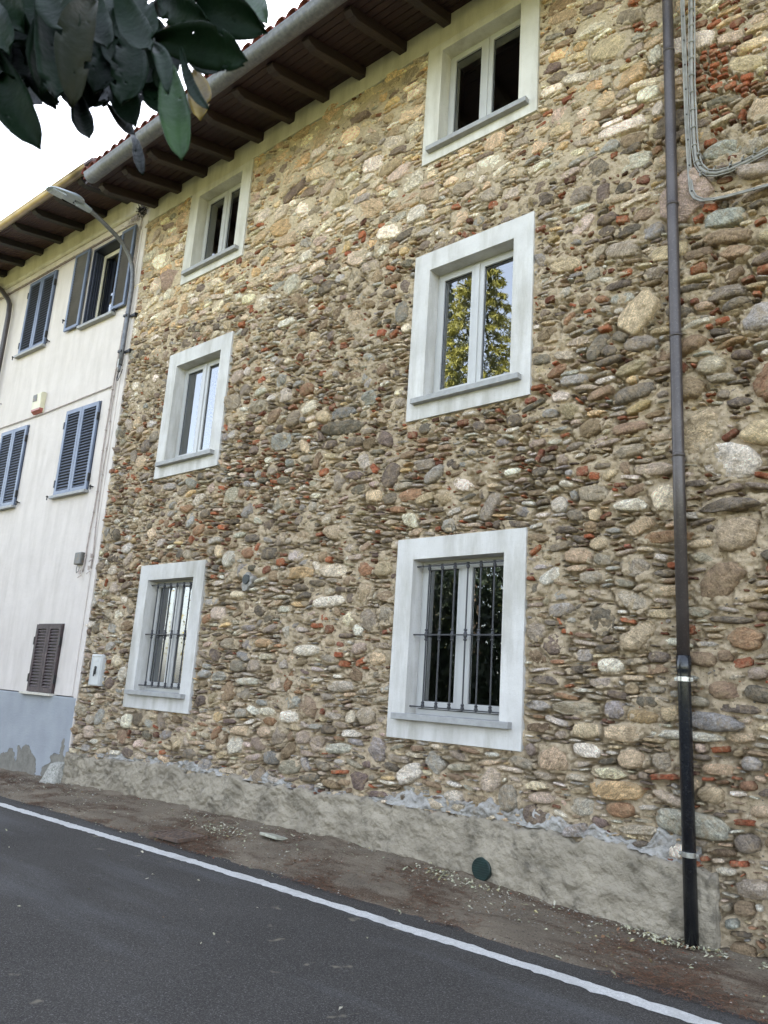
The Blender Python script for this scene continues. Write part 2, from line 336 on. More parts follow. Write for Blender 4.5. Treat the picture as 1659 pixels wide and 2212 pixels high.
# ================================================================ ground
def rz(x): return -1.13 + 0.009*min(x, 0.0)
WX = np.array([-60, -8, -5.7, -3, -0.1, 1.27, 2.8, 3.6, 60.]); WZ = np.array([-1.6, -1.09, -1.07, -1.0, -0.955, -1.015, -1.10, -1.12, -1.12])
g = MB().box(-400, 400, -400, 400, -1.9, -1.75); gr = g.build('ground', GRASS); tag(gr, kind='structure')
def sheet(name, xs, ys, zf, mat):
    V = np.array([(x, y, zf(x, y)) for x in xs for y in ys]); o = np_mesh(name, V, [grid_faces(len(xs), len(ys))], mat); return tag(o, kind='structure')
road = sheet('road', [-120, -60, -30, -15, -8, -4, -2, 0, 4, 10, 40, 120], [-7.6, -5, -3, -0.9], lambda x, y: rz(x)-(0.0 if x > -60 else .3), ASPH)
verge = sheet('verge', [-120, -60, -30, -15, -8, -4, -2, 0, 4, 10, 40, 120], [-60, -20, -12, -9, -7.5], lambda x, y: rz(x)-0.004+0.02*max(0, -7.5-y), GRASS)
def shoulder():
    xs = np.arange(-14, 7.0, 0.03); ys = np.concatenate([np.linspace(0.3, 0.0, 4), np.linspace(-0.03, -1.12, 38)])
    X, Y = np.meshgrid(xs, ys, indexing='ij'); t = np.clip(-Y/1.0, 0, 1)
    base = np.interp(X, WX, WZ); r = -1.13+0.009*np.minimum(X, 0)
    n1 = fbm(len(xs), len(ys), 14, 4); n2 = fbm(len(xs), len(ys), 3, 2)
    edge = 0.035*vnoise(len(xs), 1, 9)+0.015*vnoise(len(xs), 1, 3)
    Z = r + (base-r)*(1-t)**1.4 + (0.010*n1+0.004*n2)*np.clip((1.05+edge-t)*6, 0, 1) + 0.012*np.clip((0.97+edge-t)*8, -1, 1)
    Z = np.where(Y < -0.99, np.minimum(Z, r-0.006), Z)
    return tag(np_mesh('shoulder', np.stack([X, Y, Z], -1).reshape(-1, 3), [grid_faces(len(xs), len(ys))], SHOULD), kind='structure')
shoulder()
def marking():
    xs = np.arange(-40, 12, 0.04); n = len(xs); a = -1.205+0.005*RNG.standard_normal(n)+0.006*vnoise(n, 1, 6)[:, 0]; b = -1.322+0.006*RNG.standard_normal(n)+0.007*vnoise(n, 1, 6)[:, 0]
    off = np.where(xs < -1, -0.006*(-1-xs), 0)
    V = np.concatenate([np.stack([xs, a+off, -1.126+0.009*np.minimum(xs, 0)], -1), np.stack([xs, b+off, -1.126+0.009*np.minimum(xs, 0)], -1)])
    i = np.arange(n-1); f = np.stack([i+n, i+n+1, i+1, i], -1)
    o = np_mesh('road_marking', V, [f], LINE, smooth=False); tag(o, kind='structure')
marking()

# ================================================================ stone house
SH = thing('stone_house', 'rubble stone house with white plaster window surrounds and dark timber eaves', 'house', (-0.5, 0, -1.1))
X0, X1, ZT = -5.745, 4.9, 7.56
COLS = [(0.0, [(0.0, 1.855, .195, 1.65), (3.075, 4.93, 3.27, 4.72), (6.05, 7.56, 6.2, 7.46)])]
WIN = []
for wx in (0.0, -4.55):
    for (a, b, c, d) in ((0.0, 1.855, .195, 1.65), (3.075, 4.93, 3.27, 4.72), (6.05, 7.56, 6.2, 7.46)):
        WIN.append((wx, a, b, c, d))
STONES = "-0.767,6.43,0.161,0.097,-0.06,W;-1.907,6.33,0.16,0.104,0.05,W;-2.79,6.536,0.169,0.104,-0.06,W;-0.419,5.409,0.171,0.089,-0.07,W;-2.037,5.26,0.143,0.118,0.13,W;-0.132,5.925,0.149,0.12,0.04,S;-0.175,6.608,0.114,0.087,-0.06,W;0.894,5.696,0.178,0.098,-0.05,W;-1.113,7.203,0.269,0.057,-0.15,D;-0.325,6.431,0.201,0.056,-0.13,D;-0.715,7.328,0.103,0.081,-0.02,O;-0.602,7.166,0.201,0.053,-0.01,O;-0.518,6.954,0.136,0.065,-0.08,T;-1.702,6.745,0.252,0.098,-0.09,T;-0.765,5.843,0.234,0.122,-0.23,T;-0.049,5.49,0.131,0.104,-0.13,S;-0.567,5.629,0.141,0.048,-0.09,G;-0.911,6.029,0.14,0.057,-0.01,L;-1.163,6.812,0.175,0.048,-0.16,W;-2.089,7.073,0.186,0.087,-0.08,O;-1.798,7.227,0.127,0.101,-0.04,T;-0.785,6.788,0.137,0.078,-0.19,G;0.946,5.936,0.129,0.098,-0.13,T;1.254,5.781,0.1,0.043,0.06,G;-2.697,7.075,0.118,0.075,-0.18,D;2,6.708,0.179,0.102,-0.04,W;2.198,6.355,0.21,0.131,-0.19,T;1.689,7.011,0.173,0.069,-0.31,T;1.794,6.787,0.078,0.038,-0.11,D;2.017,6.903,0.124,0.05,-0.23,D;2.389,6.59,0.154,0.08,-0.45,G;2.16,6.134,0.183,0.044,-0.09,S;2.392,5.933,0.167,0.093,-0.08,O;2.074,6.018,0.122,0.048,-0.17,O;1.849,6.453,0.112,0.045,-0.19,T;1.575,6.472,0.116,0.059,-0.29,D;1.589,6.213,0.119,0.051,-0.06,W;2.547,5.665,0.102,0.078,-0.12,W;2.304,5.437,0.227,0.062,-0.08,W;2.617,6.029,0.066,0.092,0.08,S;2.635,5.464,0.047,0.072,-0.15,S;1.695,5.868,0.104,0.098,-0.15,P;2.405,5.047,0.166,0.08,-0.1,S;1.88,4.92,0.147,0.091,-0.18,G;1.779,5.198,0.141,0.043,-0.07,G;2.324,4.817,0.087,0.058,-0.23,K;2.358,4.39,0.142,0.054,-0.13,K;2.584,4.295,0.1,0.082,-0.07,L;2.306,4.22,0.159,0.079,-0.2,G;1.767,4.265,0.164,0.076,-0.19,T;2.262,3.892,0.134,0.038,-0.09,K;2.305,3.766,0.111,0.048,-0.1,L;2.579,3.901,0.092,0.058,-0.09,G;2.113,3.817,0.062,0.035,-0.29,R;3.165,4.028,0.198,0.067,-0.25,N;3.214,3.892,0.118,0.06,-0.23,N;3.122,3.564,0.162,0.057,-0.06,G;3.149,4.817,0.153,0.079,-0.21,L;3.386,4.738,0.091,0.07,-0.21,G;3.366,5.526,0.156,0.074,-0.47,T;3.48,5.036,0.131,0.094,-0.37,T;3.156,5.276,0.162,0.037,-0.22,K;3.123,5.782,0.047,0.022,-0.22,B;3.041,5.82,0.031,0.021,-0.29,B;3.182,5.7,0.042,0.021,-0.19,B;3.111,5.705,0.03,0.02,-0.15,B;3.03,5.77,0.033,0.032,-0.08,B;3.048,5.688,0.027,0.027,-0.25,B;3.122,5.639,0.043,0.021,-0.18,B;3.199,5.647,0.029,0.021,-0.15,B;3.116,5.563,0.032,0.019,-0.06,B;3.199,5.549,0.039,0.019,-0.14,B;3.185,5.498,0.052,0.017,-0.16,B;3.089,5.523,0.034,0.016,-0.29,B;2.466,6.45,0.054,0.021,-0.19,B;2.477,6.395,0.05,0.02,-0.24,B;3.065,4.917,0.052,0.033,-0.17,B;3.32,5.057,0.041,0.023,0.9,B;-0.158,2.299,0.086,0.067,0.16,K;0.094,2.309,0.146,0.067,0.1,R;-0.042,2.172,0.1,0.038,-0.07,R;0.597,1.953,0.084,0.073,0.08,L;1.919,1.577,0.123,0.063,-0.06,T;2.136,1.538,0.082,0.059,-0.06,G;1.795,1.805,0.11,0.036,-0.09,K;2.023,1.81,0.057,0.051,-0.09,N;2.063,1.909,0.057,0.054,-0.1,T;2.049,2.09,0.142,0.077,-0.12,G;-0.184,1.586,0.121,0.085,-0.02,T;1.977,0.778,0.075,0.059,0.02,L;1.899,0.372,0.207,0.055,0.02,G;1.762,1.05,0.038,0.014,-0.97,B;1.872,1.055,0.047,0.028,-0.01,L;2.244,-0.2,0.212,0.075,0.08,O;2.404,-0.132,0.086,0.044,0.04,L;2.276,-0.33,0.116,0.058,0.08,R;1.974,-0.348,0.104,0.07,0.1,S;2.448,0.342,0.132,0.053,-0.01,O;2.298,0.211,0.154,0.071,0.01,T;2,0.211,0.121,0.066,0.08,T;2.196,0.705,0.107,0.062,0.03,S;1.973,0.786,0.076,0.066,0.02,L;2.578,0.776,0.092,0.049,-0.05,K;2.146,0.573,0.127,0.042,0.01,G;3.046,0.562,0.116,0.067,0.05,N;2.974,0.03,0.116,0.044,0.08,T;2.787,-0.349,0.258,0.091,-0.02,S;2.771,0.233,0.276,0.035,0.01,S;3.099,0.484,0.256,0.031,-0.12,T;2.592,0.043,0.072,0.067,0.1,G;2.607,-0.062,0.114,0.023,0.1,B;2.911,-0.041,0.041,0.015,0.11,B;3.184,-0.689,0.122,0.07,0.15,G;3.12,-0.817,0.073,0.054,0.17,N;3.155,-0.417,0.089,0.066,0.16,G;2.926,-0.143,0.091,0.06,0.13,T;3.25,-0.206,0.076,0.045,0.14,T;3.169,-0.056,0.059,0.04,0.07,R;2.647,0.385,0.067,0.069,0.06,T;2.23,0.379,0.086,0.072,0.06,L;3.102,-1.077,0.087,0.06,0.11,N;3.195,0.087,0.068,0.049,0.02,L;3.146,-0.288,0.075,0.024,0.11,B;3.095,-0.55,0.068,0.022,0.14,B;2.875,-0.557,0.032,0.02,0.17,B;2.967,-0.553,0.049,0.022,0.17,P;2.474,-0.627,0.01,0.012,0.17,G;2.364,0.537,0.062,0.042,0.05,N;2.557,0.542,0.074,0.03,0,G;2.489,0.452,0.099,0.042,0.02,K;2.685,0.519,0.034,0.03,0.05,L;3.255,0.683,0.07,0.05,0.03,G;3.055,0.795,0.054,0.048,-0.04,N;3.262,0.547,0.096,0.06,-0.21,K;-1.435,1.608,0.26,0.073,-0.02,O;-0.883,1.602,0.199,0.077,-0.05,P;-0.897,2.017,0.161,0.086,-0.09,T;-1.411,1.999,0.157,0.074,-0.08,T;-2.323,1.89,0.122,0.071,-0.07,R;-2.275,2.06,0.158,0.054,-0.03,K;-1.479,1.802,0.13,0.074,-0.07,S;-1.175,0.771,0.193,0.064,0.01,S;-0.66,0.426,0.19,0.063,0.04,S;-1.363,0.086,0.137,0.072,0.07,W;-0.788,-0.001,0.111,0.047,0.08,K;-1.134,-0.103,0.107,0.07,0.08,G;-0.628,-0.164,0.173,0.054,0.09,S;-1.291,-0.408,0.16,0.076,0.15,G;-0.913,1.277,0.242,0.065,0.06,W;-2.091,0.417,0.19,0.046,0.04,S;-1.891,0.844,0.146,0.054,0.01,O;-2.474,0.831,0.146,0.069,0.01,G;-2.169,0.834,0.097,0.063,0.01,L;-2.313,0.584,0.148,0.073,0.03,G;-2.022,0.592,0.118,0.071,0.03,G;-2.574,0.005,0.076,0.062,0.07,O;-2.111,-0.111,0.153,0.056,0.08,T;-1.731,-0.096,0.134,0.057,0.08,T;-2.17,0.069,0.114,0.057,0.06,S;-1.372,1.443,0.143,0.044,-0.06,K;-1.815,1.596,0.099,0.067,0.03,N;-2.389,1.681,0.109,0.091,-0.05,L;-0.575,-0.377,0.106,0.02,0.11,B;-0.705,0.737,0.053,0.031,0.02,B;-0.624,0.65,0.077,0.034,-0.06,B;-1.054,1.032,0.092,0.029,0.03,B;-0.942,1.121,0.071,0.036,0.09,B;-0.796,0.235,0.102,0.021,0.09,P;-0.525,0.247,0.056,0.023,0.06,P;-2.059,4.76,0.155,0.053,-0.02,W;-0.928,3.19,0.312,0.084,-0.09,K;-0.936,3.368,0.203,0.065,-0.1,L;-1.933,3.203,0.178,0.107,0.01,L;-2.42,3.732,0.154,0.085,-0.06,G;-0.877,3.782,0.218,0.046,-0.13,N;-0.56,3.458,0.123,0.083,-0.05,L;-0.86,5.535,0.053,0.051,0.04,B;-0.825,5.457,0.04,0.039,0.19,B;-2.773,6.4,0.109,0.029,-0.2,B;-0.969,5.96,0.085,0.023,-0.19,B;-0.562,5.543,0.052,0.027,-0.17,B"
PAL = dict(W=(206, 199, 186), S=(190, 184, 174), T=(182, 162, 132), O=(184, 154, 108), G=(142, 133, 121), L=(142, 142, 142), K=(84, 80, 76),
           D=(92, 80, 80), R=(136, 96, 66), N=(122, 102, 80), P=(176, 158, 146), B=(186, 106, 74), B2=(146, 88, 70), B3=(104, 66, 58), Y=(200, 188, 164))
def build_wall():
    rs = 0.008; nx = int((X1-X0)/rs); nz = int((ZT+1.25)/rs); z0 = -1.25
    occ = np.zeros((nx, nz), bool)
    def I(x): return int(round((x-X0)/rs))
    def J(z): return int(round((z-z0)/rs))
    for wx, a, b, c, d in WIN: occ[I(wx-.004):I(wx+1.444), J(a-.004):J(b+.004)] = True
    for i in range(nx):                   # cement plinth hides the foot of the wall
        x = X0+i*rs
        if x < 2.97: occ[i, :J(np.interp(x, [-5.8, -3, -.4, 1.75, 3.0], [-.80, -.68, -.61, -.58, -.64]))] = True
    blocked = occ.copy()
    S = []      # cx, cz, a, b, ang, expo, type
    def patch(cx, cz, a, b, ang, ex, g=1.0):
        m = max(a, b)*g*1.05; i0, i1 = max(I(cx-m), 0), min(I(cx+m)+1, nx); j0, j1 = max(J(cz-m), 0), min(J(cz+m)+1, nz)
        if i1 <= i0 or j1 <= j0: return None
        dx = (X0+np.arange(i0, i1)*rs-cx)[:, None]; dz = (z0+np.arange(j0, j1)*rs-cz)[None, :]
        ca, sa = math.cos(ang), math.sin(ang); u = (dx*ca+dz*sa)/a; v = (-dx*sa+dz*ca)/b
        return i0, i1, j0, j1, (np.abs(u)**ex+np.abs(v)**ex)**(1/ex)
    for s in STONES.split(';'):
        p = s.split(','); cx, cz, a, b, ang = map(float, p[:5]); t = p[5]
        ex = 6 if t == 'B' else (3.6 if t in 'WSDO' and cz > 4.5 else 2.5)
        q = patch(cx, cz, a, b, ang, ex)
        if q is None: continue
        i0, i1, j0, j1, d = q
        if (occ[i0:i1, j0:j1] & (d < .55)).any(): continue
        occ[i0:i1, j0:j1] |= d < .97; S.append((cx, cz, a, b, ang, ex, t))
    nh = len(S)
    # region maps: biggest stone, brick share
    def reg(x, z):
        if x > 2.35: return (.19, .14+.12*(math.sin(z*3.1) > .6)) if x < 2.9 else (.21, .26)
        if z > 6.0 + .35*math.sin(x*1.3): return .19, .05
        if z > 5.2: return .13, .12
        if z < 1.6: return .115, .09
        return (.125 if math.sin(x*2.1+z*3.3) > .2 else .085), .24+.16*(math.sin(x*1.9-z*2.3) > .5)
    rnd = random.random
    cls = [(.19, 1500), (.15, 4000), (.12, 9000), (.095, 16000), (.075, 24000), (.06, 30000), (.046, 32000), (.035, 42000), (.026, 52000), (.019, 46000)]
    for amax, tries in cls:
        for _ in range(tries):
            cx = X0+rnd()*(X1-X0); cz = z0+rnd()*(ZT-z0)
            i, j = I(cx), J(cz)
            if i >= nx or j >= nz or occ[i, j]: continue
            big, br = reg(cx, cz)
            if 2.95 < cx < 3.42 and 4.95 < cz < 6.4 and rnd() < .8: br = .9; big = .07
            if amax > big*1.05: continue
            if cz > 6 and amax < .04 and rnd() < .3: continue
            if amax < .03 and rnd() < .25: continue
            a = amax*random.uniform(.85, 1.1); brick = rnd() < br*(1.0 if amax < .07 else .15)
            rich = math.sin(cx*2.3+1.1*math.sin(cz*1.7))+math.sin(cz*2.9-cx*1.3) > .35     # patches with more mortar than stone
            if rich and cz < 5.4 and amax < .06 and rnd() < .5: continue
            flat = rnd() < (.55 if amax < .1 else .40)
            asp = random.uniform(.18, .42) if flat else random.uniform(.45, .9)
            if amax < .03: asp = max(asp, .3)
            ex = random.choice((2.0, 2.3, 2.8, 3.6))
            up = cz > 5.25+.25*math.sin(cx*1.7)
            if up:
                ex = random.choice((3, 4.5, 7, 7)) if amax > .05 else random.choice((2.5, 5)); asp = random.uniform(.42, .72) if rnd() < .55 else random.uniform(.18, .4)
            if brick: asp = random.uniform(.3, .75); ex = 5; a = min(a, .065)
            b = a*asp
            if b < .0065: continue
            ang = random.gauss(0, .14) if (flat or cz > 5) else random.gauss(0, .5)
            q = patch(cx, cz, a, b, ang, ex)
            i0, i1, j0, j1, d = q
            if (occ[i0:i1, j0:j1] & (d < 1.0)).any(): continue
            occ[i0:i1, j0:j1] |= d < (1.12 if not up else 1.03)
            if brick: t = random.choice(('B', 'B', 'B', 'B2', 'B2', 'B3'))
            else:
                if cz > 5.3: t = random.choices('WSTOGLDNPY', (2, 4, 7, 2.6, 4, 1.3, 1.0, 1.4, 2.4, 4))[0]
                elif cx > 2.3: t = random.choices('WSTOGLKDRNPY', (.5, 2, 4, 1.5, 5, 2, 2, 1, 1, 4, 1, 1.5))[0]
                else: t = random.choices('WSTOGLKDRNPY', (.9, 2.6, 3, .5, 5, 2.5, 3.0, 1.8, .8, 3.6, 2, 1.6))[0]
            S.append((cx, cz, a, b, ang, ex, t))
    # grow the stones against each other
    D = np.full((nx, nz), 9.0, np.float32); Lb = np.full((nx, nz), -1, np.int32)
    for k, (cx, cz, a, b, ang, ex, t) in enumerate(S):
        q = patch(cx, cz, a, b, ang, ex, 1.45); i0, i1, j0, j1, d = q
        sub = D[i0:i1, j0:j1]; m = d < sub; sub[m] = d[m]; Lb[i0:i1, j0:j1][m] = k
    Lb[blocked] = -2
    S0 = S; n = len(S); A = np.array([s[:6] for s in S]); K = 22
    th = np.linspace(0, 2*np.pi, K, endpoint=False)[None, :]+RNG.uniform(-.12, .12, (n, K))
    ex = A[:, 5:6]; base = 1/((np.abs(np.cos(th))**ex+np.abs(np.sin(th))**ex)**(1/ex))
    ca, sa = np.cos(A[:, 4:5]), np.sin(A[:, 4:5]); u = base*np.cos(th)*A[:, 2:3]; v = base*np.sin(th)*A[:, 3:4]
    dx = u*ca-v*sa; dz = u*sa+v*ca
    T = np.arange(.35, 1.36, .035); R_ = np.full((n, K), 1.36); done = np.zeros((n, K), bool); ids = np.arange(n)[:, None]
    for t in T:
        ii = np.clip(((A[:, 0:1]+dx*t-X0)/rs).round().astype(int), 0, nx-1); jj = np.clip(((A[:, 1:2]+dz*t-z0)/rs).round().astype(int), 0, nz-1)
        hit = (Lb[ii, jj] != ids) & ~done; R_[hit] = t-.03; done |= hit
    isB = np.array([s[6][0] == 'B' for s in S]); grow = np.where(isB, 1.03, np.where(A[:, 1] > 5.1, RNG.uniform(1.2, 1.40, n), RNG.uniform(.98, 1.2, n)))[:, None]; grow[:nh] = 1.0
    R_ = np.minimum(R_, grow); R_ = .5*R_+.25*np.roll(R_, 1, 1)+.25*np.roll(R_, -1, 1)
    size = np.sqrt(A[:, 2]*A[:, 3])
    gap = (.0035+.004*RNG.random(n))[:, None]; rad = np.sqrt(dx**2+dz**2); R_ = np.maximum(R_-gap/np.maximum(rad, .01), .45)
    # split and broken stones: cut the outline by random straight edges
    ang_ = (RNG.random(n) < np.where(A[:, 1] > 5, .8, .72)) & ~isB; npl = 6
    ph = RNG.uniform(0, 2*np.pi, (n, 1, npl)); ph = ph[:, :, :1]+np.arange(npl)[None, None, :]*2*np.pi/npl+RNG.uniform(-.45, .45, (n, 1, npl)); dd = RNG.uniform(.70, 1.0, (n, 1, npl)); dd[:nh] = RNG.uniform(.9, 1.05, (nh, 1, npl)); dd[A[:, 1] > 5] += .08
    un_ = base*np.cos(th); vn_ = base*np.sin(th); uu = un_[:, :, None]*np.cos(ph)+vn_[:, :, None]*np.sin(ph); cut = np.where(uu > .05, dd/np.maximum(uu, .05), 9).min(-1)
    R_ = np.where(ang_[:, None], np.minimum(R_, cut*1.06), R_); R_ *= 1+.045*RNG.standard_normal((n, K))
    ox = dx*R_; oz = dz*R_
    # mortar depth and roughness
    ms = 0.011; mx = int((X1-X0)/ms)+1; mz = int((ZT-z0)/ms)+1
    gx = X0+np.arange(mx)*ms; gz = z0+np.arange(mz)*ms; GX, GZ = np.meshgrid(gx, gz, indexing='ij')
    big = fbm(mx, mz, 76, 3); rough = fbm(mx, mz, 6, 3, .7)
    pits = np.clip(fbm(mx, mz, 9, 3, .6)-.85, 0, 1.1)
    rec = .0+.007*big+.0125*rough+.045*pits*np.clip((6.6-GZ)/2, .25, 1)
    patch_ = np.clip(fbm(mx, mz, 40, 2)*.6+.35, 0, 1)
    open_ = np.clip((5.4-GZ)/1.5, 0, 1)*.012*patch_+np.clip((GX-2.6)/.8, 0, 1)*np.clip((6.5-GZ)/2, .4, 1)*.018*patch_+.001
    rec = rec+open_+np.where(GZ > 5.6, -.004, 0)
    upz = np.clip((GZ-5.0)/.6, 0, 1); rec = rec*(1-.62*upz)+.004*upz
    e = np.zeros((nx, nz), bool); e[1:] |= (Lb[1:] != Lb[:-1]) & (Lb[1:] >= 0) & (Lb[:-1] >= 0); e[:, 1:] |= (Lb[:, 1:] != Lb[:, :-1]) & (Lb[:, 1:] >= 0) & (Lb[:, :-1] >= 0)
    e[:-1] |= e[1:].copy(); e[:, :-1] |= e[:, 1:].copy()
    ce = e[np.clip(((GX-X0)/rs).astype(int), 0, nx-1), np.clip(((GZ-z0)/rs).astype(int), 0, nz-1)]
    rec = rec-.003+ce*.045*np.clip(.55+.75*fbm(mx, mz, 24, 2), 0, 1.2)*np.clip(1.15-(GZ-4.2)/3.2+.4*(GX > 2.3), .22, 1.25)
    for wx, a, b_, c, d in WIN:
        mk = (GX > wx-.02) & (GX < wx+1.46) & (GZ > a-.02) & (GZ < b_+.02); rec[mk] = np.clip(rec[mk], .0, .03)
    rec[GZ > ZT-.04] = np.clip(rec[GZ > ZT-.04], 0, .03)
    def rec_at(x, z):
        return rec[np.clip(((x-X0)/ms).astype(int), 0, mx-1), np.clip(((z-z0)/ms).astype(int), 0, mz-1)]
    # stone relief
    opn = np.clip((5.4-A[:, 1])/1.6, 0, 1); right = np.clip((A[:, 0]-2.4)/.8, 0, 1)*np.clip((6.8-A[:, 1])/1.5, .3, 1)
    h = (.010+.26*size*(.45+.55*opn)+.012*right+RNG.uniform(-.005, .009, n)*(.5+opn)+.05*size*right)
    h = np.where(RNG.random(n) < .22, h*.35+.002, h)          # some stones sit back in the mortar
    h = np.clip(h, .004, .062); pw = np.where(A[:, 5] > 3, RNG.uniform(3.5, 6, n), RNG.uniform(2.0, 3.2, n))
    tx, tz = RNG.normal(0, .14, n)+np.where(ang_, RNG.normal(0, .12, n), 0), RNG.normal(0.04, .15, n)+np.where(ang_, RNG.normal(0, .14, n), 0)
    # ridge line: two tilted faces meet across an angular stone
    rphi = RNG.uniform(0, np.pi, n); rk = np.where(ang_, RNG.uniform(0, .32, n), 0)
    rings = [1.0, 1.0, .94, .82, .62, .36]; V = []; fr = []
    for ri, t in enumerate(rings):
        px = A[:, 0:1]+ox*t; pz = A[:, 1:2]+oz*t
        if ri == 0: py = np.full((n, K), .06)
        else:
            prof = (1-min(t, .995)**pw)**(1/pw); py = -(h*prof)[:, None]*np.ones((n, K))
            if ri > 1:
                py += (tx[:, None]*(ox*t)+tz[:, None]*(oz*t))*prof[:, None]
                py += (rk[:, None]*np.abs(np.cos(rphi)[:, None]*ox*t+np.sin(rphi)[:, None]*oz*t))*prof[:, None]
                py += (RNG.standard_normal((n, K))*np.where(ang_, .10, .05)[:, None]*size[:, None]*prof[:, None]*(.5 if ri < 5 else .35))
            else: py += .012
        V.append(np.stack([px, py, pz], -1))
    cen = np.stack([A[:, 0], -h, A[:, 1]], -1)[:, None, :]
    V = np.concatenate(V+[cen], 1)         # n, 6K+1, 3
    nv = 6*K+1; V[:, :, 1] = np.minimum(V[:, :, 1], .06)
    k = np.arange(K); k2 = (k+1) % K; fq = []
    for r in range(5): fq.append(np.stack([r*K+k, r*K+k2, (r+1)*K+k2, (r+1)*K+k], -1))
    fq = np.concatenate(fq); ft = np.stack([5*K+k, 5*K+k2, np.full(K, 6*K)], -1)
    FQ = (fq[None]+(np.arange(n)*nv)[:, None, None]).reshape(-1, 4); FT = (ft[None]+(np.arange(n)*nv)[:, None, None]).reshape(-1, 3)
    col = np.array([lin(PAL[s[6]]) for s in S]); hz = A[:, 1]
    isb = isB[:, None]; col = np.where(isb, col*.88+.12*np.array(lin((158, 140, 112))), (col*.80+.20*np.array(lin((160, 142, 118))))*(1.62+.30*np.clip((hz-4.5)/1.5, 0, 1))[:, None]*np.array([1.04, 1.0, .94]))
    col = col*(1+np.clip((hz-4.6)/1.5, 0, 1)[:, None]*np.array([.04, .0, -.07]))  # upper stones warmer and lighter: warm bounce light put into their colour
    col = col*np.clip(1+.17*RNG.standard_normal((n, 1)), .55, 1.5)*RNG.uniform(.95, 1.05, (n, 3))
    col = np.where(isb, col*.93, col*.86+.14*col.mean(1, keepdims=True))
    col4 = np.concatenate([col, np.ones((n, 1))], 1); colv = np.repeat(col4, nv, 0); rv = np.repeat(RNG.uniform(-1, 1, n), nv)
    # mortar sheet
    keep = np.ones((mx-1, mz-1), bool); cx_ = gx[:-1]+ms/2; cz_ = gz[:-1]+ms/2
    for wx, a, b, c, d in WIN:
        keep[np.ix_((cx_ > wx+.06) & (cx_ < wx+1.38), (cz_ > a+.06) & (cz_ < b-.06))] = False
    MV = np.stack([GX, rec, GZ], -1).reshape(-1, 3); MF = grid_faces(mx, mz, keep)+len(V)*nv
    allV = np.concatenate([V.reshape(-1, 3), MV]); up_ = np.clip((MV[:, 2:3]-4.6)/2.2+.25*big.reshape(-1, 1), 0, 1); mc = np.array(lin((224, 203, 174)))*(1-up_)+np.array(lin((236, 216, 182)))*up_  # upper mortar yellower and lighter: own tone plus warm bounce light painted in
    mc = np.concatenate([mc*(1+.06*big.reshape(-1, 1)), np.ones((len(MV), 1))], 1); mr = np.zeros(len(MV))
    # crumbs: small stones and brick chips bedded in the mortar
    nc = 15000; qx = RNG.uniform(X0+.02, X1, nc); qz = RNG.uniform(-.7, ZT-.02, nc); qs = RNG.uniform(.004, .013, nc)
    ok = ~occ[np.clip(((qx-X0)/rs).astype(int), 0, nx-1), np.clip(((qz-z0)/rs).astype(int), 0, nz-1)]; qx, qz, qs = qx[ok], qz[ok], qs[ok]; nc = len(qx)
    qy = rec_at(qx, qz)-.001; o6 = np.array([(1, 0, 0), (0, 0, .7), (-1, 0, 0), (0, 0, -.7), (.1, -.7, .1), (0, .6, 0)])
    QV = np.stack([qx, qy, qz], -1)[:, None]+o6[None]*qs[:, None, None]*RNG.uniform(.6, 1.3, (nc, 6, 1)); oF = np.array([(0, 4, 1), (1, 4, 2), (2, 4, 3), (3, 4, 0)])[:, ::-1]
    QF = (oF[None]+(np.arange(nc)*6)[:, None, None]).reshape(-1, 3)+len(allV)
    pk = np.array([lin(PAL[c]) for c in 'STGLKNPBY'])[RNG.choice(9, nc, p=[.14, .18, .16, .1, .1, .12, .05, .1, .05])]*RNG.uniform(.7, 1.15, (nc, 1))
    allV = np.concatenate([allV, QV.reshape(-1, 3)]); mc = np.concatenate([mc, np.repeat(np.concatenate([pk, np.ones((nc, 1))], 1), 6, 0)]); mr = np.concatenate([mr, np.repeat(RNG.uniform(-1, 1, nc), 6)])
    FT = np.concatenate([FT, QF])
    midx = np.concatenate([np.zeros(len(FQ)), np.ones(len(MF)), np.zeros(len(FT))])
    smooth = np.ones(len(midx), bool)
    print('stones', n)
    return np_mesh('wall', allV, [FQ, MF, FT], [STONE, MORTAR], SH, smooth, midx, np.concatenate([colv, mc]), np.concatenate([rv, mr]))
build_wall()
# rest of the shell: side, back, unseen right part, floors
m = MB(); m.box(X0+.02, X0+.32, .13, 8.9, -1.3, 7.9); m.box(4.9, 9.0, .02, .5, -1.3, 7.9); m.box(8.7, 9.0, .5, 8.9, -1.3, 7.9); m.box(X0+.32, 8.7, 8.6, 8.9, -1.3, 7.9)
m.build('side_wall', MORTAR, SH)
m = MB(); m.box(X0+.34, 8.6, .41, 8.5, -1.0, -.9); m.box(X0+.34, 8.6, .41, 8.5, 2.45, 2.7); m.box(X0+.34, 8.6, .41, 8.5, 5.4, 5.7); m.box(X0+.34, 8.6, .41, 8.5, 7.75, 7.85)
m.box(X0+.34, 8.6, 4.0, 4.1, -.9, 2.45); m.box(X0+.34, 8.6, 4.0, 4.1, 2.7, 5.4); m.box(X0+.34, 8.6, 4.0, 4.1, 5.7, 7.75)
m.build('interior', INTER, SH)
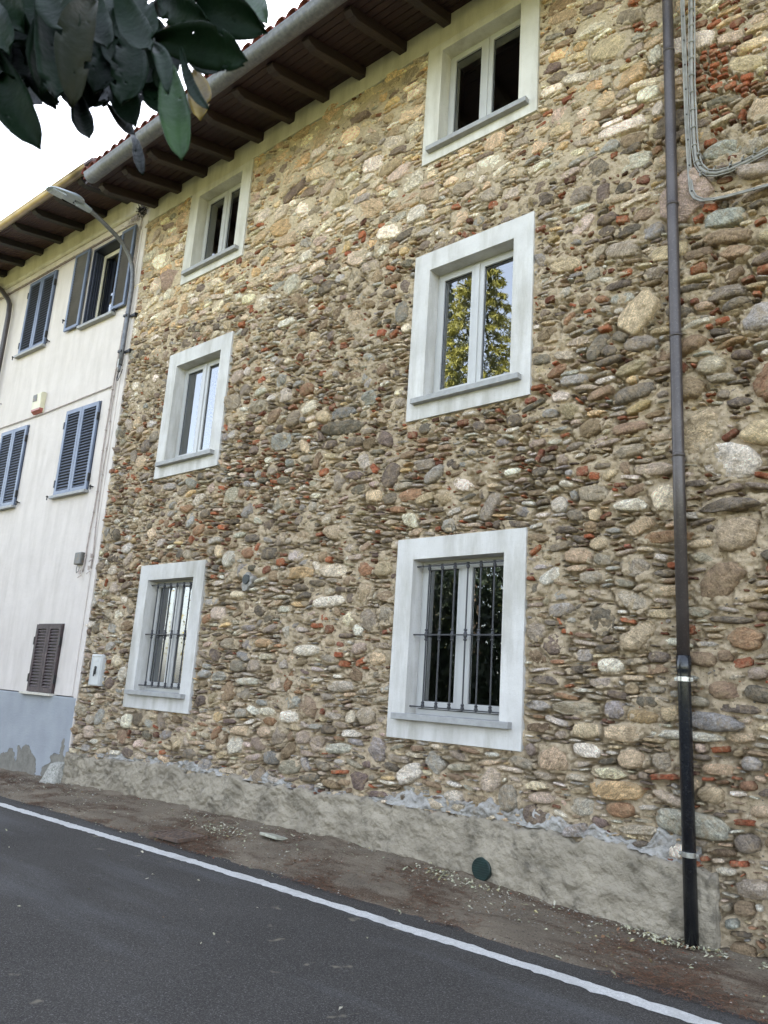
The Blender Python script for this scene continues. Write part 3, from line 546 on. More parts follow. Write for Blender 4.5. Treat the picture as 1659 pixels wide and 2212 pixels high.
# cornice band of plaster, soffit, rafters, gutter, roof
m = MB(); m.box(-5.735, 8.9, -.022, .12, 7.56, 7.92); m.build('plaster_band', BAND, SH, bevel=.004)
SLOPE = .26
def rafter(x, w, zb, h, tip, mat, name, parent, slope=SLOPE):
    p = [(.10, zb+slope*.1), (.10, zb+h+slope*.1), (tip, zb+h+slope*tip), (tip, zb+h*.62+slope*tip), (tip+.06, zb+h*.30+slope*tip), (tip+.075, zb+slope*(tip+.075)+.03), (tip+.13, zb+slope*(tip+.13))]
    return MB().prism_x(p, x-w/2, x+w/2).build(name, mat, parent, bevel=.006)
x = -5.56
while x < 6.0:
    rafter(x+random.uniform(-.012, .012), .11+random.uniform(-.006, .006), 7.76, .135, -.97, RAFT, 'rafter', SH); x += .645
def soffit(x0, x1, z, tip, pw, mat, parent, slope=SLOPE):
    m = MB(); y = .1
    while y > tip+.02:
        y2 = max(y-pw, tip); o = random.uniform(0, .003)
        m.prism_x([(y-.004, z+slope*y+o), (y-.004, z+slope*y+.02), (y2+.004, z+slope*y2+.02), (y2+.004, z+slope*y2+o)], x0, x1); y = y2
    m.prism_x([(.5, z+slope*.5+.021), (.5, z+slope*.5+.05), (tip, z+slope*tip+.05), (tip, z+slope*tip+.021)], x0, x1)
    return m.build('soffit', mat, parent)
soffit(-5.74, 8.9, 7.896, -1.13, .105, SOFFIT, SH)
def gutter(x0, x1, cy_, cz_, r, mat, parent, n=16):
    V = []; m = MB(); prof = []
    for i in range(n+1):
        a = math.pi*i/n; prof.append((cy_-r*math.cos(a), cz_-r*math.sin(a)))
    prof = [(cy_-r-.006, cz_+.010), (cy_-r-.012, cz_+.002), (cy_-r-.006, cz_-.008)]+prof[1:]+[(cy_+r, cz_+.03)]
    k = len(prof)
    xs = np.linspace(x0, x1, 30)
    for x in xs:
        for (y, z) in prof: V.append((x, y, z))
    f = [(i*k+j, (i+1)*k+j, (i+1)*k+j+1, i*k+j+1) for i in range(len(xs)-1) for j in range(k-1)]
    m.add(V, f); m.add([(x0, y, z) for y, z in prof[2:-1]], [tuple(range(len(prof)-3))])
    o = m.build('gutter', mat, parent, smooth=True)
    s = o.modifiers.new('t', 'SOLIDIFY'); s.thickness = .004
    return o
gutter(-5.40, 8.9, -1.22, 7.54, .10, GALV, SH)
def roof(x0, x1, z, tip, ridge, slope, mat, parent, sp=.2, courses=6):
    m = MB(); m.prism_x([(tip, z+slope*tip), (ridge, z+slope*ridge), (ridge*2+.9, z+slope*tip), (ridge*2+.9, z+slope*tip-.04), (ridge, z+slope*ridge-.05), (tip, z+slope*tip-.03)], x0, x1)
    m.build('roof', mat, parent)
    m = MB(); xx = x0+.1; i = 0
    while xx < x1-.05:
        for c in range(courses):
            ya = tip-.05+c*.34; yb = ya+.42; za = z+slope*ya+.03+.018; zb = z+slope*yb+.03-.005
            V = []; jx = random.uniform(-.008, .008); jz = random.uniform(0, .01)
            for (y, zz, r) in ((ya, za, .092), (yb, zb, .07)):
                for rr in (r, r-.016):
                    for j in range(9):
                        a = math.pi*j/8; V.append((xx+jx+rr*math.cos(a), y, zz+jz+rr*.95*math.sin(a)))
            f = [(j, j+1, j+19, j+18) for j in range(8)]+[(9+j+1, 9+j, 27+j, 28+j) for j in range(8)]+[(j+1, j, 9+j, 10+j) for j in range(8)]
            m.add(V, f)
            # channel tile between
            V = []
            for (y, zz, r) in ((ya+.03, za-.012, .085), (yb, zb-.012, .07)):
                for j in range(7):
                    a = math.pi*j/6; V.append((xx+sp/2+r*math.cos(a), y, zz+.03-r*.6*math.sin(a)))
            m.add(V, [(j, j+1, j+8, j+7) for j in range(6)])
        xx += sp
    m.build('roof_tile_courses', mat, parent, smooth=True)
roof(-5.74, 8.9, 8.00, -1.17, 4.5, SLOPE, TILE, SH)

# ---- windows
def ring(m, o, i, yf, yb, mi=0, back_out=None):
    ox0, ox1, oz0, oz1 = o; ix0, ix1, iz0, iz1 = i; bo = back_out if back_out is not None else yb
    P = [(ox0, yf, oz0), (ox1, yf, oz0), (ox1, yf, oz1), (ox0, yf, oz1), (ix0, yf, iz0), (ix1, yf, iz0), (ix1, yf, iz1), (ix0, yf, iz1)]
    P += [(ox0, bo, oz0), (ox1, bo, oz0), (ox1, bo, oz1), (ox0, bo, oz1), (ix0, yb, iz0), (ix1, yb, iz0), (ix1, yb, iz1), (ix0, yb, iz1)]
    f = [(0,1,5,4), (1,2,6,5), (2,3,7,6), (3,0,4,7)]+[(j, 8+j, 8+(j+1) % 4, (j+1) % 4) for j in range(4)]+[(4+j, 4+(j+1) % 4, 12+(j+1) % 4, 12+j) for j in range(4)]
    m.add(P, f, mi)
def sash(parent, x0, x1, z0, z1, y, mat=None, fw=.055):
    mat = mat or PVC
    m = MB(); ring(m, (x0, x1, z0, z1), (x0+fw, x1-fw, z0+fw+.012, z1-fw), y, y+.055, 0)
    ring(m, (x0+fw-.001, x1-fw+.001, z0+fw+.011, z1-fw+.001), (x0+fw+.006, x1-fw-.006, z0+fw+.018, z1-fw-.006), y+.020, y+.032, 1)
    s = m.build('sash', [mat, GASKET], parent, bevel=.003)
    return s
def pane(parent, x0, x1, z0, z1, y):
    return MB().add([(x0, y, z0), (x1, y, z0), (x1, y, z1), (x0, y, z1)], [(0, 1, 2, 3)]).build('pane', GLASS, parent)
def wlabel(o, l): o['label'] = l
WNAMES = {0: ('barred ground-floor window nearer the drainpipe', 'middle window with golden conifer reflected in it', 'top window right under the eaves nearer the drainpipe'),
          -4.55: ('barred ground-floor window next to the meter box', 'middle window reflecting pale blue sky', 'top window under the eaves nearer the pale house')}
for wi, (wx, a, b, c, d) in enumerate(WIN):
    ix0, ix1 = wx+.205, wx+1.222; yf = .14
    m = MB(); ring(m, (ix0, ix1, c, d), (ix0+.035, ix1-.035, c+.075, d-.025), yf, yf+.07)
    win = m.build('window', PVC, SH, bevel=.003); wlabel(win, WNAMES[wx][wi % 3])
    m = MB(); top = b+(0.0 if wi % 3 < 2 else -.001)
    ring(m, (wx, wx+1.44, a, top), (ix0, ix1, c, d), -.022, .40, back_out=.05)
    s = m.build('surround', SURR if wi % 3 < 2 else SURT, win, bevel=.003)
    xm = (ix0+ix1)/2; zt, zb = d-.03, c+.08
    for (p, q) in ((ix0+.03, xm-.022), (xm+.022, ix1-.03)):
        sash(win, p, q, zb, zt, yf-.012); pane(win, p+.055, q-.055, zb+.067, zt-.055, yf+.012)
    MB().box(xm-.027, xm+.027, yf-.026, yf+.03, zb+.004, zt-.004).build('cover_strip', PVC, win, bevel=.004)
    zs = a+(.168 if a < 3 else .158 if a < 5 else .112)
    MB().box(wx+.095, wx+1.35, -.088, yf-.002, zs, zs+.056).build('sill', SILL, win, bevel=.004)
    if a < 1:
        m = MB()
        for zz, e in ((c+.095, 0.02), (c+.748, 0), (c+1.395, 0)): m.obox(((ix0+ix1)/2, .05, zz), ((ix1-ix0)/2+.004, 0, 0), (0, .008, 0), (0, 0, .006))
        for bx in (.353, .504, .650, .795, .939, 1.084):
            m.tube([(wx+bx, .05, c+.10), (wx+bx, .05, c+1.40)], .0075, 8)
            for zc, hh in ((c+.115, .03), (c+.748, .055), (c+1.38, .03)):
                prof = [(-hh, .009), (-hh+.006, .016), (-hh+.016, .017), (-hh+.022, .010), (-.008, .018), (.008, .018), (hh-.022, .010), (hh-.016, .017), (hh-.006, .016), (hh, .009)] if hh > .04 else [(-hh, .009), (-hh+.008, .015), (-.004, .018), (.006, .012), (hh-.008, .017), (hh, .010)]
                m.tube([(wx+bx, .05, zc+p[0]) for p in prof], [p[1] for p in prof], 10, cap=False)
        m.build('grille', IRON, win, smooth=False)

# ---- cement plinth and smear
def plinth():
    xs = np.arange(-5.73, 2.975, .012); nz = 52; s = np.linspace(0, 1, nz)
    top = np.interp(xs, [-5.8, -5.2, -4, -3, -2, -.4, .6, 1.75, 2.4, 3.0], [-.70, -.66, -.62, -.605, -.59, -.575, -.545, -.535, -.56, -.645])
    top = top+.022*vnoise(len(xs), 1, 30)[:, 0]+.014*vnoise(len(xs), 1, 9)[:, 0]+.008*vnoise(len(xs), 1, 3)[:, 0]
    bot = np.interp(xs, WX, WZ)-.10
    Z = bot[:, None]+(top-bot)[:, None]*s[None, :]; X = np.repeat(xs[:, None], nz, 1)
    n = fbm(len(xs), nz, 26, 5, .62); fold = np.abs(fbm(len(xs), nz, 12, 3))
    Y = -.058+.011*n-.013*fold-.012*(1-s[None, :])
    Y[:, -1] = .02; Y[:, -2] = -.025+.006*n[:, -2]; Y[:, -3] += .006; Z[:, -2:] += .004*vnoise(len(xs), 1, 2)
    Y[-1, :] = .12; X[-1, :] = X[-2, :]+.002
    Y[0, :] = .02
    return np_mesh('plinth', np.stack([X, Y, Z], -1).reshape(-1, 3), [grid_faces(len(xs), nz)], PLINTH, SH)
plinth()
def smear():
    xs = np.arange(-5.0, 2.85, .012); nz = 16; s = np.linspace(0, 1, nz)
    base = np.interp(xs, [-5.8, -5.2, -4, -3, -2, -.4, .6, 1.75, 2.4, 3.0], [-.70, -.66, -.62, -.605, -.59, -.575, -.545, -.535, -.56, -.645])-.018
    hh = np.clip(.040+.032*vnoise(len(xs), 1, 22)[:, 0]+.022*vnoise(len(xs), 1, 7)[:, 0]+.010*vnoise(len(xs), 1, 2.5)[:, 0]+np.interp(xs, [-5, -3, -.3, 0, 1.4, 2.85], [.01, .01, -.01, .06, .08, .10]), .004, .2)
    Z = base[:, None]+hh[:, None]*s; X = np.repeat(xs[:, None], nz, 1)
    Y = -.034+.030*s[None, :]+.014*fbm(len(xs), nz, 9, 4, .7)+.02*np.clip(vnoise(len(xs), nz, 18)-.3, 0, 1)
    Y[:, -1] = .03
    return np_mesh('cement_smear', np.stack([X, Y, Z], -1).reshape(-1, 3), [grid_faces(len(xs), nz)], SMEAR, SH)
smear()

# ---- downpipe
m = MB(); m.tube([(2.772, -.10, 7.44), (2.775, -.10, 6.4), (2.79, -.10, 2.2), (2.797, -.10, .76)], .0445, 20)
for zz in (5.9, 4.41, 2.27, 3.25): m.tube([(2.776+(.0042*(6.4-zz)), -.10, zz-.012), (2.776+(.0042*(6.4-zz)), -.10, zz+.012)], .0485, 20)
m.tube([(2.772, -.10, 7.40), (2.772, -.30, 7.42), (2.772, -.85, 7.30), (2.772, -1.12, 7.38), (2.772, -1.2, 7.46)], .0445, 16)
dp = m.build('downpipe', PIPE_UP, SH, smooth=True); dp['label'] = 'brown upper length of the tall drainpipe'
m = MB(); prof = [(.785, .0465), (.782, .052), (.69, .052), (.68, .050), (.672, .047), (.65, .0455), (-1.10, .0455)]
m.tube([(2.797+(.76-z)*.008, -.10, z) for z, r in prof], [r for z, r in prof], 24)
dl = m.build('downpipe_foot', PIPE_LO, SH, smooth=True); dl['label'] = 'black lower length of the drainpipe'
for zz in (.62, -.533):
    xx = 2.797+(.76-zz)*.008; m = MB(); m.tube([(xx, -.10, zz-.017), (xx, -.10, zz-.016), (xx, -.10, zz+.016), (xx, -.10, zz+.017)], [.046, .0495, .0495, .046], 24)
    for sx in (-1, 1): m.box(xx+sx*.055-.010, xx+sx*.055+.010, -.108, -.092, zz-.013, zz+.013); m.tube([(xx+sx*.058, -.13, zz), (xx+sx*.058, .0, zz)], .004, 6)
    m.build('pipe_clamp', CLAMP, SH, bevel=.001)

# ---- vents, meter box, cables
def vent(x, y, z, r, mat, n=8):
    m = MB(); N = 28
    m.tube([(x, y+.03, z), (x, y-.006, z), (x, y-.012, z), (x, y-.012, z)], [r, r, r-.004, r-.012], N, cap=False)
    m.tube([(x, y+.002, z), (x, y+.0021, z)], r-.002, N, m=1)
    for i in range(n):
        zz = z-r*.82+(i+.5)*r*1.64/n; hw = math.sqrt(max((r-.010)**2-(zz-z)**2, 1e-5))
        m.obox((x, y-.009, zz), (hw, 0, 0), (0, .005, .0022), (0, -.0006, .0014))
    return m.build('vent', [mat, BLACK], SH, smooth=False)
v = vent(1.152, -.100, -.925, .088, VENTG, 8); v['label'] = 'dark green round vent low in the cement base'
v = vent(-2.245, -.055, 1.565, .058, VENTB, 9); v['label'] = 'small dark round vent high between the stones'
m = MB(); N = 40; V = [(-2.235, -.052, 1.56)]; 
for i in range(N):
    a = 2*math.pi*i/N; r = .085+.012*math.sin(3*a+1)+.010*math.sin(5*a)+(.03 if math.sin(a) < -.3 and math.cos(a) < 0 else 0); V.append((-2.235+r*math.cos(a), -.048+.012*random.random(), 1.56+r*1.05*math.sin(a)))
for i in range(N): V.append((V[i+1][0]*1.0, .03, V[i+1][2]))
m.add(V, [(0, i+1, (i+1) % N+1) for i in range(N)]+[(i+1, i+1+N, (i+1) % N+1+N, (i+1) % N+1) for i in range(N)])
m.build('mortar_collar', SMEAR, SH)
m = MB(); m.box(-5.446, -5.160, -.055, .03, .232, .658); mb_ = m.build('meter_box', BOXW, SH, bevel=.012); mb_['label'] = 'pale grey meter box with black lock'
m = MB(); ring(m, (-5.430, -5.176, .248, .642), (-5.418, -5.188, .260, .630), -.062, -.054); m.box(-5.36, -5.25, -.059, -.0545, .56, .60); m.build('cover_rim', BOXW, mb_, bevel=.002)
m = MB(); m.tube([(-5.295, -.054, .475), (-5.295, -.072, .475)], .022, 16); m.box(-5.312, -5.280, -.078, -.054, .385, .462); m.box(-5.303, -5.289, -.084, -.070, .36, .43)
m.build('lock', BLACK, mb_, bevel=.003)
def cable(path, r, mat, name, clips=0, cl_mat=None, parent=SH, n=8):
    m = MB(); P = [Vector(p) for p in path]
    # smooth the path a little
    Q = []
    for i in range(len(P)-1):
        L = (P[i+1]-P[i]).length; k = max(1, int(L/.08))
        for j in range(k): Q.append(P[i].lerp(P[i+1], j/k))
    Q.append(P[-1])
    for _ in range(3): Q = [Q[0]]+[(Q[i-1]+2*Q[i]+Q[i+1])/4 for i in range(1, len(Q)-1)]+[Q[-1]]
    Q = [q+Vector((random.uniform(-1, 1), random.uniform(-1, 1), random.uniform(-1, 1)))*.0012 for q in Q]
    m.tube(Q, r, n)
    if clips:
        st = max(1, int(clips/.08))
        for i in range(st//2, len(Q)-1, st):
            t = (Q[i+1]-Q[i]).normalized(); m.tube([Q[i]-t*.006, Q[i]+t*.006], r*1.5+.002, 8, m=1)
    return m.build(name, [mat, cl_mat or BLACK], parent, smooth=True)
for dx, dy, k in ((0, 0, 1), (.013, .003, 0), (-.007, -.011, 0)):
    cable([(2.893+dx, -.075+dy, 7.5), (2.893+dx, -.075+dy, 6.45), (2.905+dx, -.075+dy, 5.14), (2.925+dx, -.075+dy, 4.40+dx), (2.96+dx, -.075+dy, 4.352+dx), (3.11, -.075+dy, 4.335+dx), (3.5, -.075+dy, 4.30+dx), (4.9, -.075+dy, 4.2+dx)], .0075, CABG, 'cable', .24 if k else 0)
for dx, r, k, mt in ((0, .0135, 1, CABG), (.026, .007, 0, CABG), (-.022, .006, 0, CABG)):
    cable([(2.975+dx, -.075, 7.5), (2.975+dx, -.075, 6.4), (2.955+dx, -.075, 5.5), (2.962+dx, -.075, 4.9), (2.98+dx, -.075, 4.66+dx), (3.03, -.075, 4.565+dx), (3.22, -.075, 4.545+dx), (3.5, -.075, 4.60+dx), (4.9, -.075, 4.85+dx)], r, mt, 'cable', .2 if k else 0, CABG)
for (px, pz) in ((3.0, 4.80), (3.005, 4.70), (3.01, 4.60), (3.12, 4.60), (3.24, 4.59), (3.33, 4.60), (3.42, 4.62)): MB().box(px-.008, px+.008, -.10, .0, pz-.012, pz+.012).tube([(px, -.09, pz), (px+.02, -.12, pz+.006)], .006, 6).build('cable_clip', CABG, SH)

# ================================================================ pale house (facade turned slightly towards the road)
PH = thing('plastered_house', 'pale cream plastered house with blue-grey shutters, at the left of the stone one', 'house', (-5.75, 0, -1.1), R(1.8))
PH['local'] = 1
HOLES = [(-1.64, -.66, 6.14, 7.62)]
def facade():
    xs = sorted({-14.0, -.003, -12, -10, -8, -6, -4.5, -3, -2.3, -1.64, -.66}); zs = sorted({.06, 1, 2, 3, 4, 5, 6.14, 7.62, 8.3})
    m = MB()
    for a, b in zip(xs[:-1], xs[1:]):
        for c, d in zip(zs[:-1], zs[1:]):
            mx, mz = (a+b)/2, (c+d)/2
            if any(h[0] < mx < h[1] and h[2] < mz < h[3] for h in HOLES): continue
            m.add([(a, 0, c), (b, 0, c), (b, 0, d), (a, 0, d)], [(0, 1, 2, 3)])
    m.add([(-14, 0, 8.3), (-.003, 0, 8.3), (-.003, .3, 8.3), (-14, .3, 8.3)], [(0, 1, 2, 3)]); m.box(-14, -.003, 7, 7.3, -1.3, 8.3); m.box(-14, -13.7, .02, 7, -1.3, 8.3); m.box(-.30, -.004, .45, 7, -1.3, 8.3)
    m.build('wall', LWALL, PH)
    # corner pilaster and vertical ridges
    m = MB(); m.box(-.085, .006, -.028, .1, -.62, 7.60); m.box(-.20, -.16, -.012, .0, .07, 7.5); m.build('corner_strip', LWALL, PH, bevel=.010)
    m = MB(); m.box(-14, -.006, -.030, .1, -1.35, .045); b = m.build('painted_base', LBASE, PH, bevel=.008)
    m = MB(); y = [(0, 7.86), (-.02, 7.86), (-.045, 7.885), (-.05, 7.91), (-.045, 7.93), (-.02, 7.945), (-.03, 8.02), (-.05, 8.12), (-.05, 8.25), (0, 8.25)]
    m.prism_x(y, -14, -.02); m.build('cornice', BAND, PH, bevel=.004)
    m = MB(); m.box(-13.6, -.32, 3.2, 3.3, -1.2, 8.2); m.box(-13.6, -.32, .3, 3.2, 5.5, 5.7); m.box(-13.6, -.32, .3, 3.2, 8.0, 8.1); m.build('interior', INTER, PH)
facade()
x = -.64
k = 0
while x > -13:
    rafter(x, .12, 8.15, .12, -.95, LRAFT, 'rafter', PH, .20); x -= .735
soffit(-14, -.02, 8.265, -1.10, .05, LSOFF, PH, .20)
gutter(-14, -.03, -1.13, 7.93, .066, BRONZE, PH)
roof(-14, -.02, 8.30, -1.05, 4.0, .16, TILE, PH, courses=0)
def leaf_shutter(parent, x0, x1, z0, z1, y, frame, slat, n, fw=.065, fb=.07, flip=1, lab=None, th=.03):
    m = MB(); ring(m, (x0, x1, z0, z1), (x0+fw, x1-fw, z0+fb, z1-fb), y-th, y)
    m.add([(x0+.002, y-.002, z0+.002), (x1-.002, y-.002, z0+.002), (x1-.002, y-.002, z1-.002), (x0+.002, y-.002, z1-.002)], [(0, 1, 2, 3)], 2)
    h = (z1-z0-2*fb)/n
    for i in range(n):
        zc = z0+fb+(i+.5)*h
        m.obox(((x0+x1)/2, y-th*.52, zc), ((x1-x0)/2-fw-.0005, 0, 0), (0, th*.42, h*.34*flip), (0, -.0018, .0018), 1 if flip > 0 else 1)
    o = m.build('shutter', [frame, slat, BLACK], parent, bevel=.0015)
    if lab: o['label'] = lab
    return o
def holder(parent, x, z, s):
    m = MB(); m.obox((x+s*.05, -.03, z), (.055, 0, 0), (0, .006, 0), (0, 0, .007)); m.box(x+s*.09-.008, x+s*.09+.008, -.075, .0, z-.008, z+.008)
    m.box(x+s*.10-.006, x+s*.10+.006, -.06, -.045, z-.055, z+.02); m.build('shutter_stay', BLACK, parent)
def closed(x0, x1, z0, z1, fr, sl, n, lab, sill=(.05, .045), double_fw=.065, stays=True, sm=None):
    root = MB().box(x0-.012, x1+.012, -.006, .02, z0-.004, z1+.012).build('window', DARKSH if fr is not BROWNSH else BROWNSH, PH); root['label'] = lab
    xm = (x0+x1)/2
    leaf_shutter(root, x0, xm-.003, z0, z1, -.012, fr, sl, n, double_fw); leaf_shutter(root, xm+.003, x1, z0, z1, -.012, fr, sl, n, double_fw)
    MB().box(x0-sill[0], x1+.03, -.085, .03, z0-sill[1]-.006, z0-.006).build('sill', sm or SILL, root, bevel=.003)
    if stays: holder(root, x0-.06, z0+.0, -1); holder(root, x1+.05, z0+.03, 1)
    for zz in (z0+.2, z1-.25):
        for xx in (x0-.008, x1+.008): MB().box(xx-.012, xx+.012, -.05, -.008, zz-.06, zz+.06).build('hinge', BLACK, root)
    
SLAT = pm('slat_blue_grey', (78, 86, 104), (66, 74, 90), 6, .5, 0)
closed(-3.86, -2.88, 6.13, 7.62, BLUESH, SLAT, 26, 'top-floor window with both louvred shutters closed')
closed(-1.61, -.615, 3.15, 4.60, BLUESH, SLAT, 26, 'middle-floor window with closed blue-grey shutters nearer the stone house')
closed(-3.92, -2.945, 3.14, 4.60, BLUESH, SLAT, 26, 'middle-floor window with closed blue-grey shutters at the photo edge')
closed(-1.43, -.69, .075, 1.08, BROWNSH, BROWNSH, 19, 'small low window with worn brown wooden shutters', sill=(.14, .035), double_fw=.06, stays=False, sm=pm('pale_sill', (200, 194, 182), (180, 174, 162), 12, .7, .001, 60))
# open window
x0, x1, z0, z1 = -1.64, -.66, 6.14, 7.62
m = MB(); ring(m, (x0, x1, z0, z1), (x0+.03, x1-.03, z0+.01, z1-.04), -.01, .22)
for k in range(4): m.box(x0+.035+.0*k, x0+.05+.02, .02+.04*k, .045+.04*k, z0+.03, z1-.05)
win = m.build('window', DARKSH, PH, bevel=.002); win['label'] = 'top-floor window with its louvred shutters folded open'
m = MB(); ring(m, (x0+.06, x1-.03, z0+.02, z1-.06), (x0+.12, x1-.09, z0+.09, z1-.13), .16, .22); m.build('sash', CREAMW, win, bevel=.003)
pane(win, x0+.11, x1-.08, z0+.08, z1-.12, .19)
m = MB(); ring(m, (x0+.115, x1-.085, z0+.085, z1-.125), (x0+.14, x1-.11, z0+.11, z1-.15), .178, .20); m.build('gasket', GASKET, win)
MB().box(x0-.03, x1+.06, -.085, .16, z0-.05, z0+.001).build('sill', SILL, win, bevel=.003)
OPSL = pm('slat_dark_grey', (70, 66, 70), (58, 55, 60), 6, .6, 0)
leaf_shutter(win, -2.16, -1.685, 6.17, 7.64, -.035, BLUESH, OPSL, 27, .055, .05, -1, th=.032)
leaf_shutter(win, -.675, -.285, 6.17, 7.60, -.035, BLUESH, OPSL, 27, .05, .05, -1, th=.032)
holder(win, -2.16, 6.42, -1); holder(win, -1.80, 6.17, 1); holder(win, -.66, 6.17, 1)
# drainpipe of the pale house
m = MB(); m.tube([(-5.5, -.9, 8.2), (-5.40, -.35, 8.10), (-5.30, -.10, 8.0), (-5.0, -.085, 7.80), (-4.62, -.085, 7.48), (-4.52, -.085, 7.36), (-4.48, -.085, 7.1), (-4.46, -.085, -1.1)], .047, 14)
d2 = m.build('downpipe', PIPE_UP, PH, smooth=True); d2['label'] = 'dark brown pipe with a kink under the eaves'
# alarm siren box
m = MB(); m.prism_x([(0, 4.76), (-.03, 4.76), (-.085, 4.80), (-.10, 5.10), (-.06, 5.13), (0, 5.13)], -2.80, -2.50); al = m.build('alarm_box', BOXY, PH, bevel=.008)
m = MB(); m.obox((-2.70, -.1005, 5.03), (.065, 0, 0), (0, .004, 0), (0, -.002, .06)); m.build('speaker_grille', BOXG, al)
m = MB(); m.prism_x([(-.028, 4.750), (-.088, 4.795), (-.090, 4.83), (-.02, 4.83)], -2.803, -2.497); m.build('flash_lens', REDP, al, bevel=.003)
# junction box with cables
m = MB(); m.box(-.575, -.385, -.075, 0, 1.965, 2.15); jb = m.build('junction_box', BOXG, PH, bevel=.014)
m = MB(); m.tube([(-.50, -.04, 1.97), (-.51, -.05, 1.90), (-.49, -.05, 1.84), (-.44, -.05, 1.86), (-.43, -.04, 1.93)], .007, 8); m.build('cable_loop', CABG, jb, smooth=True)
cable([(-13, -.02, 4.66), (-4.2, -.02, 4.728), (-2.4, -.02, 4.73), (-.33, -.02, 4.797)], .010, CABW, 'cable', parent=PH)
cable([(-14, -.02, 7.73), (-2, -.02, 7.715), (-.75, -.02, 7.715), (-.34, -.02, 7.70), (-.26, -.02, 7.4), (-.25, -.02, 6.2), (-.31, -.02, 4.9), (-.33, -.02, 3.9), (-.30, -.02, 3.0), (-.36, -.02, 2.2), (-.35, -.02, 1.92), (-.38, -.02, 1.86)], .011, CABW, 'cable', .32, CABW, parent=PH)
cable([(-.20, -.02, 7.75), (-.22, -.02, 7.45), (-.21, -.02, 6.2), (-.24, -.02, 5.1), (-.27, -.02, 4.3), (-.20, -.02, 4.0), (-.24, -.02, 3.5), (-.20, -.02, 2.6), (-.15, -.02, 2.1), (-.16, -.02, 1.90)], .009, CABW, 'cable', .45, CABW, parent=PH)
cable([(-14, -.03, 7.66), (-4, -.03, 7.66), (-.9, -.03, 7.665)], .007, pm('purple_brown_wire', (110, 84, 84), (90, 70, 72), 9, .7, 0), 'cable', parent=PH)
m = MB()
for (px, pz) in ((-.17, 1.9), (-.15, 2.08), (-.40, 1.85)): m.tube([(px, -.05, pz-.03), (px, -.05, pz+.03)], .016, 10); m.tube([(px, -.02, pz-.05), (px+.02, -.06, pz-.07), (px-.01, -.06, pz-.09)], .007, 8)
for (px, pz) in ((-4.2, 4.9), (-4.25, 5.25)): m.tube([(px, 0, pz), (px, -.05, pz)], .014, 8)
m.build('insulator', CABW, PH)
# moss and dry tendrils tucked under the eaves
def clump():
    m = MB(); rg = random.Random(3)
    for i in range(420):
        c = Vector((-5.93+rg.gauss(0, .05), -.05+rg.gauss(0, .03), 7.84+rg.gauss(0, .05))); d = Vector((rg.uniform(-1, 1), rg.uniform(-1, .3), rg.uniform(-1, 1))).normalized()*rg.uniform(.01, .035)
        e = d.orthogonal().normalized()*rg.uniform(.004, .012); m.add([c-d, c+e, c+d, c-e], [(0, 1, 2, 3)], 0 if rg.random() < .8 else 1)
    for i in range(38):
        p = Vector((-6.02-abs(rg.gauss(0, .20)), -.03, 7.78+rg.gauss(0, .02))); pts = [p]
        for k in range(5): p = p+Vector((rg.uniform(-.05, .03), rg.uniform(-.012, .01), rg.uniform(-.04, .035))); p.y = min(p.y, -.015); pts.append(p)
        m.tube(pts, .0035, 4, m=1)
    o = m.build('nest_clump', [pm('dark_dry_leaves', (52, 48, 46), (34, 32, 32), 30, .9, 0), CABW]); tag(o, 'dark dry clump of twigs stuck under the eaves between both houses', 'nest')
clump()
# ================================================================ street lamp
SL = thing('street_lamp', 'grey curved-arm street lamp bracketed to the corner of the pale house', 'street lamp', (-5.84, -.09, 5.07))
path = [(-5.84, -.085, 5.07), (-5.84, -.085, 5.4), (-5.84, -.08, 6.0), (-5.84, -.085, 6.4), (-5.84, -.10, 6.6), (-5.84, -.135, 6.76), (-5.84, -.21, 6.90), (-5.84, -.34, 7.04), (-5.84, -.5, 7.13), (-5.84, -.7, 7.215), (-5.84, -.92, 7.295), (-5.84, -1.08, 7.34)]
m = MB(); m.tube(path, [.034]*4+[.033]*8, 14); m.tube([(-5.84, -.085, 4.96), (-5.84, -.085, 5.09)], .022, 12); m.build('pole', GALV, SL, smooth=True)
m = MB(); m.tube([(-5.84, -.93, 7.30), (-5.84, -1.13, 7.352)], .040, 14); m.box(-5.858, -5.822, -1.17, -.95, 7.26, 7.31); m.build('spigot', LAMP, SL, smooth=False, bevel=.004)
def lamp_head():
    st = [(-1.05, .030, .034, 0), (-1.09, .085, .050, .01), (-1.16, .120, .062, .01), (-1.24, .128, .060, .012), (-1.33, .118, .048, .008), (-1.42, .112, .042, .0), (-1.52, .104, .036, -.01), (-1.59, .085, .026, -.02), (-1.63, .045, .012, -.03)]
    V = []; N = 20
    for (y, hw, hh, dz) in st:
        zc = 7.335+(-1.1-y)*-.02+dz
        for j in range(N):
            a = 2*math.pi*j/N; cx_, cz_ = math.cos(a), math.sin(a)
            V.append((-5.84+hw*abs(cx_)**.7*(1 if cx_ > 0 else -1), y, zc+(hh if cz_ > 0 else hh*.55)*abs(cz_)**.8*(1 if cz_ > 0 else -1)))
    k = len(st); f = [(i*N+j, i*N+(j+1) % N, (i+1)*N+(j+1) % N, (i+1)*N+j) for i in range(k-1) for j in range(N)]+[tuple(range(N)), tuple(range((k-1)*N, k*N))]
    h = MB().add(V, f).build('lamp_head', LAMP, SL, smooth=True)
    m = MB(); m.box(-5.92, -5.76, -1.57, -1.36, 7.285, 7.312); m.build('lens', LENS, h, bevel=.008)
    m = MB()
    for sx in (-.03, .03): m.tube([(-5.84+sx, -1.20, 7.295), (-5.84+sx, -1.20, 7.31)], .010, 8)
    m.build('vent_hole', BLACK, h)
lamp_head()
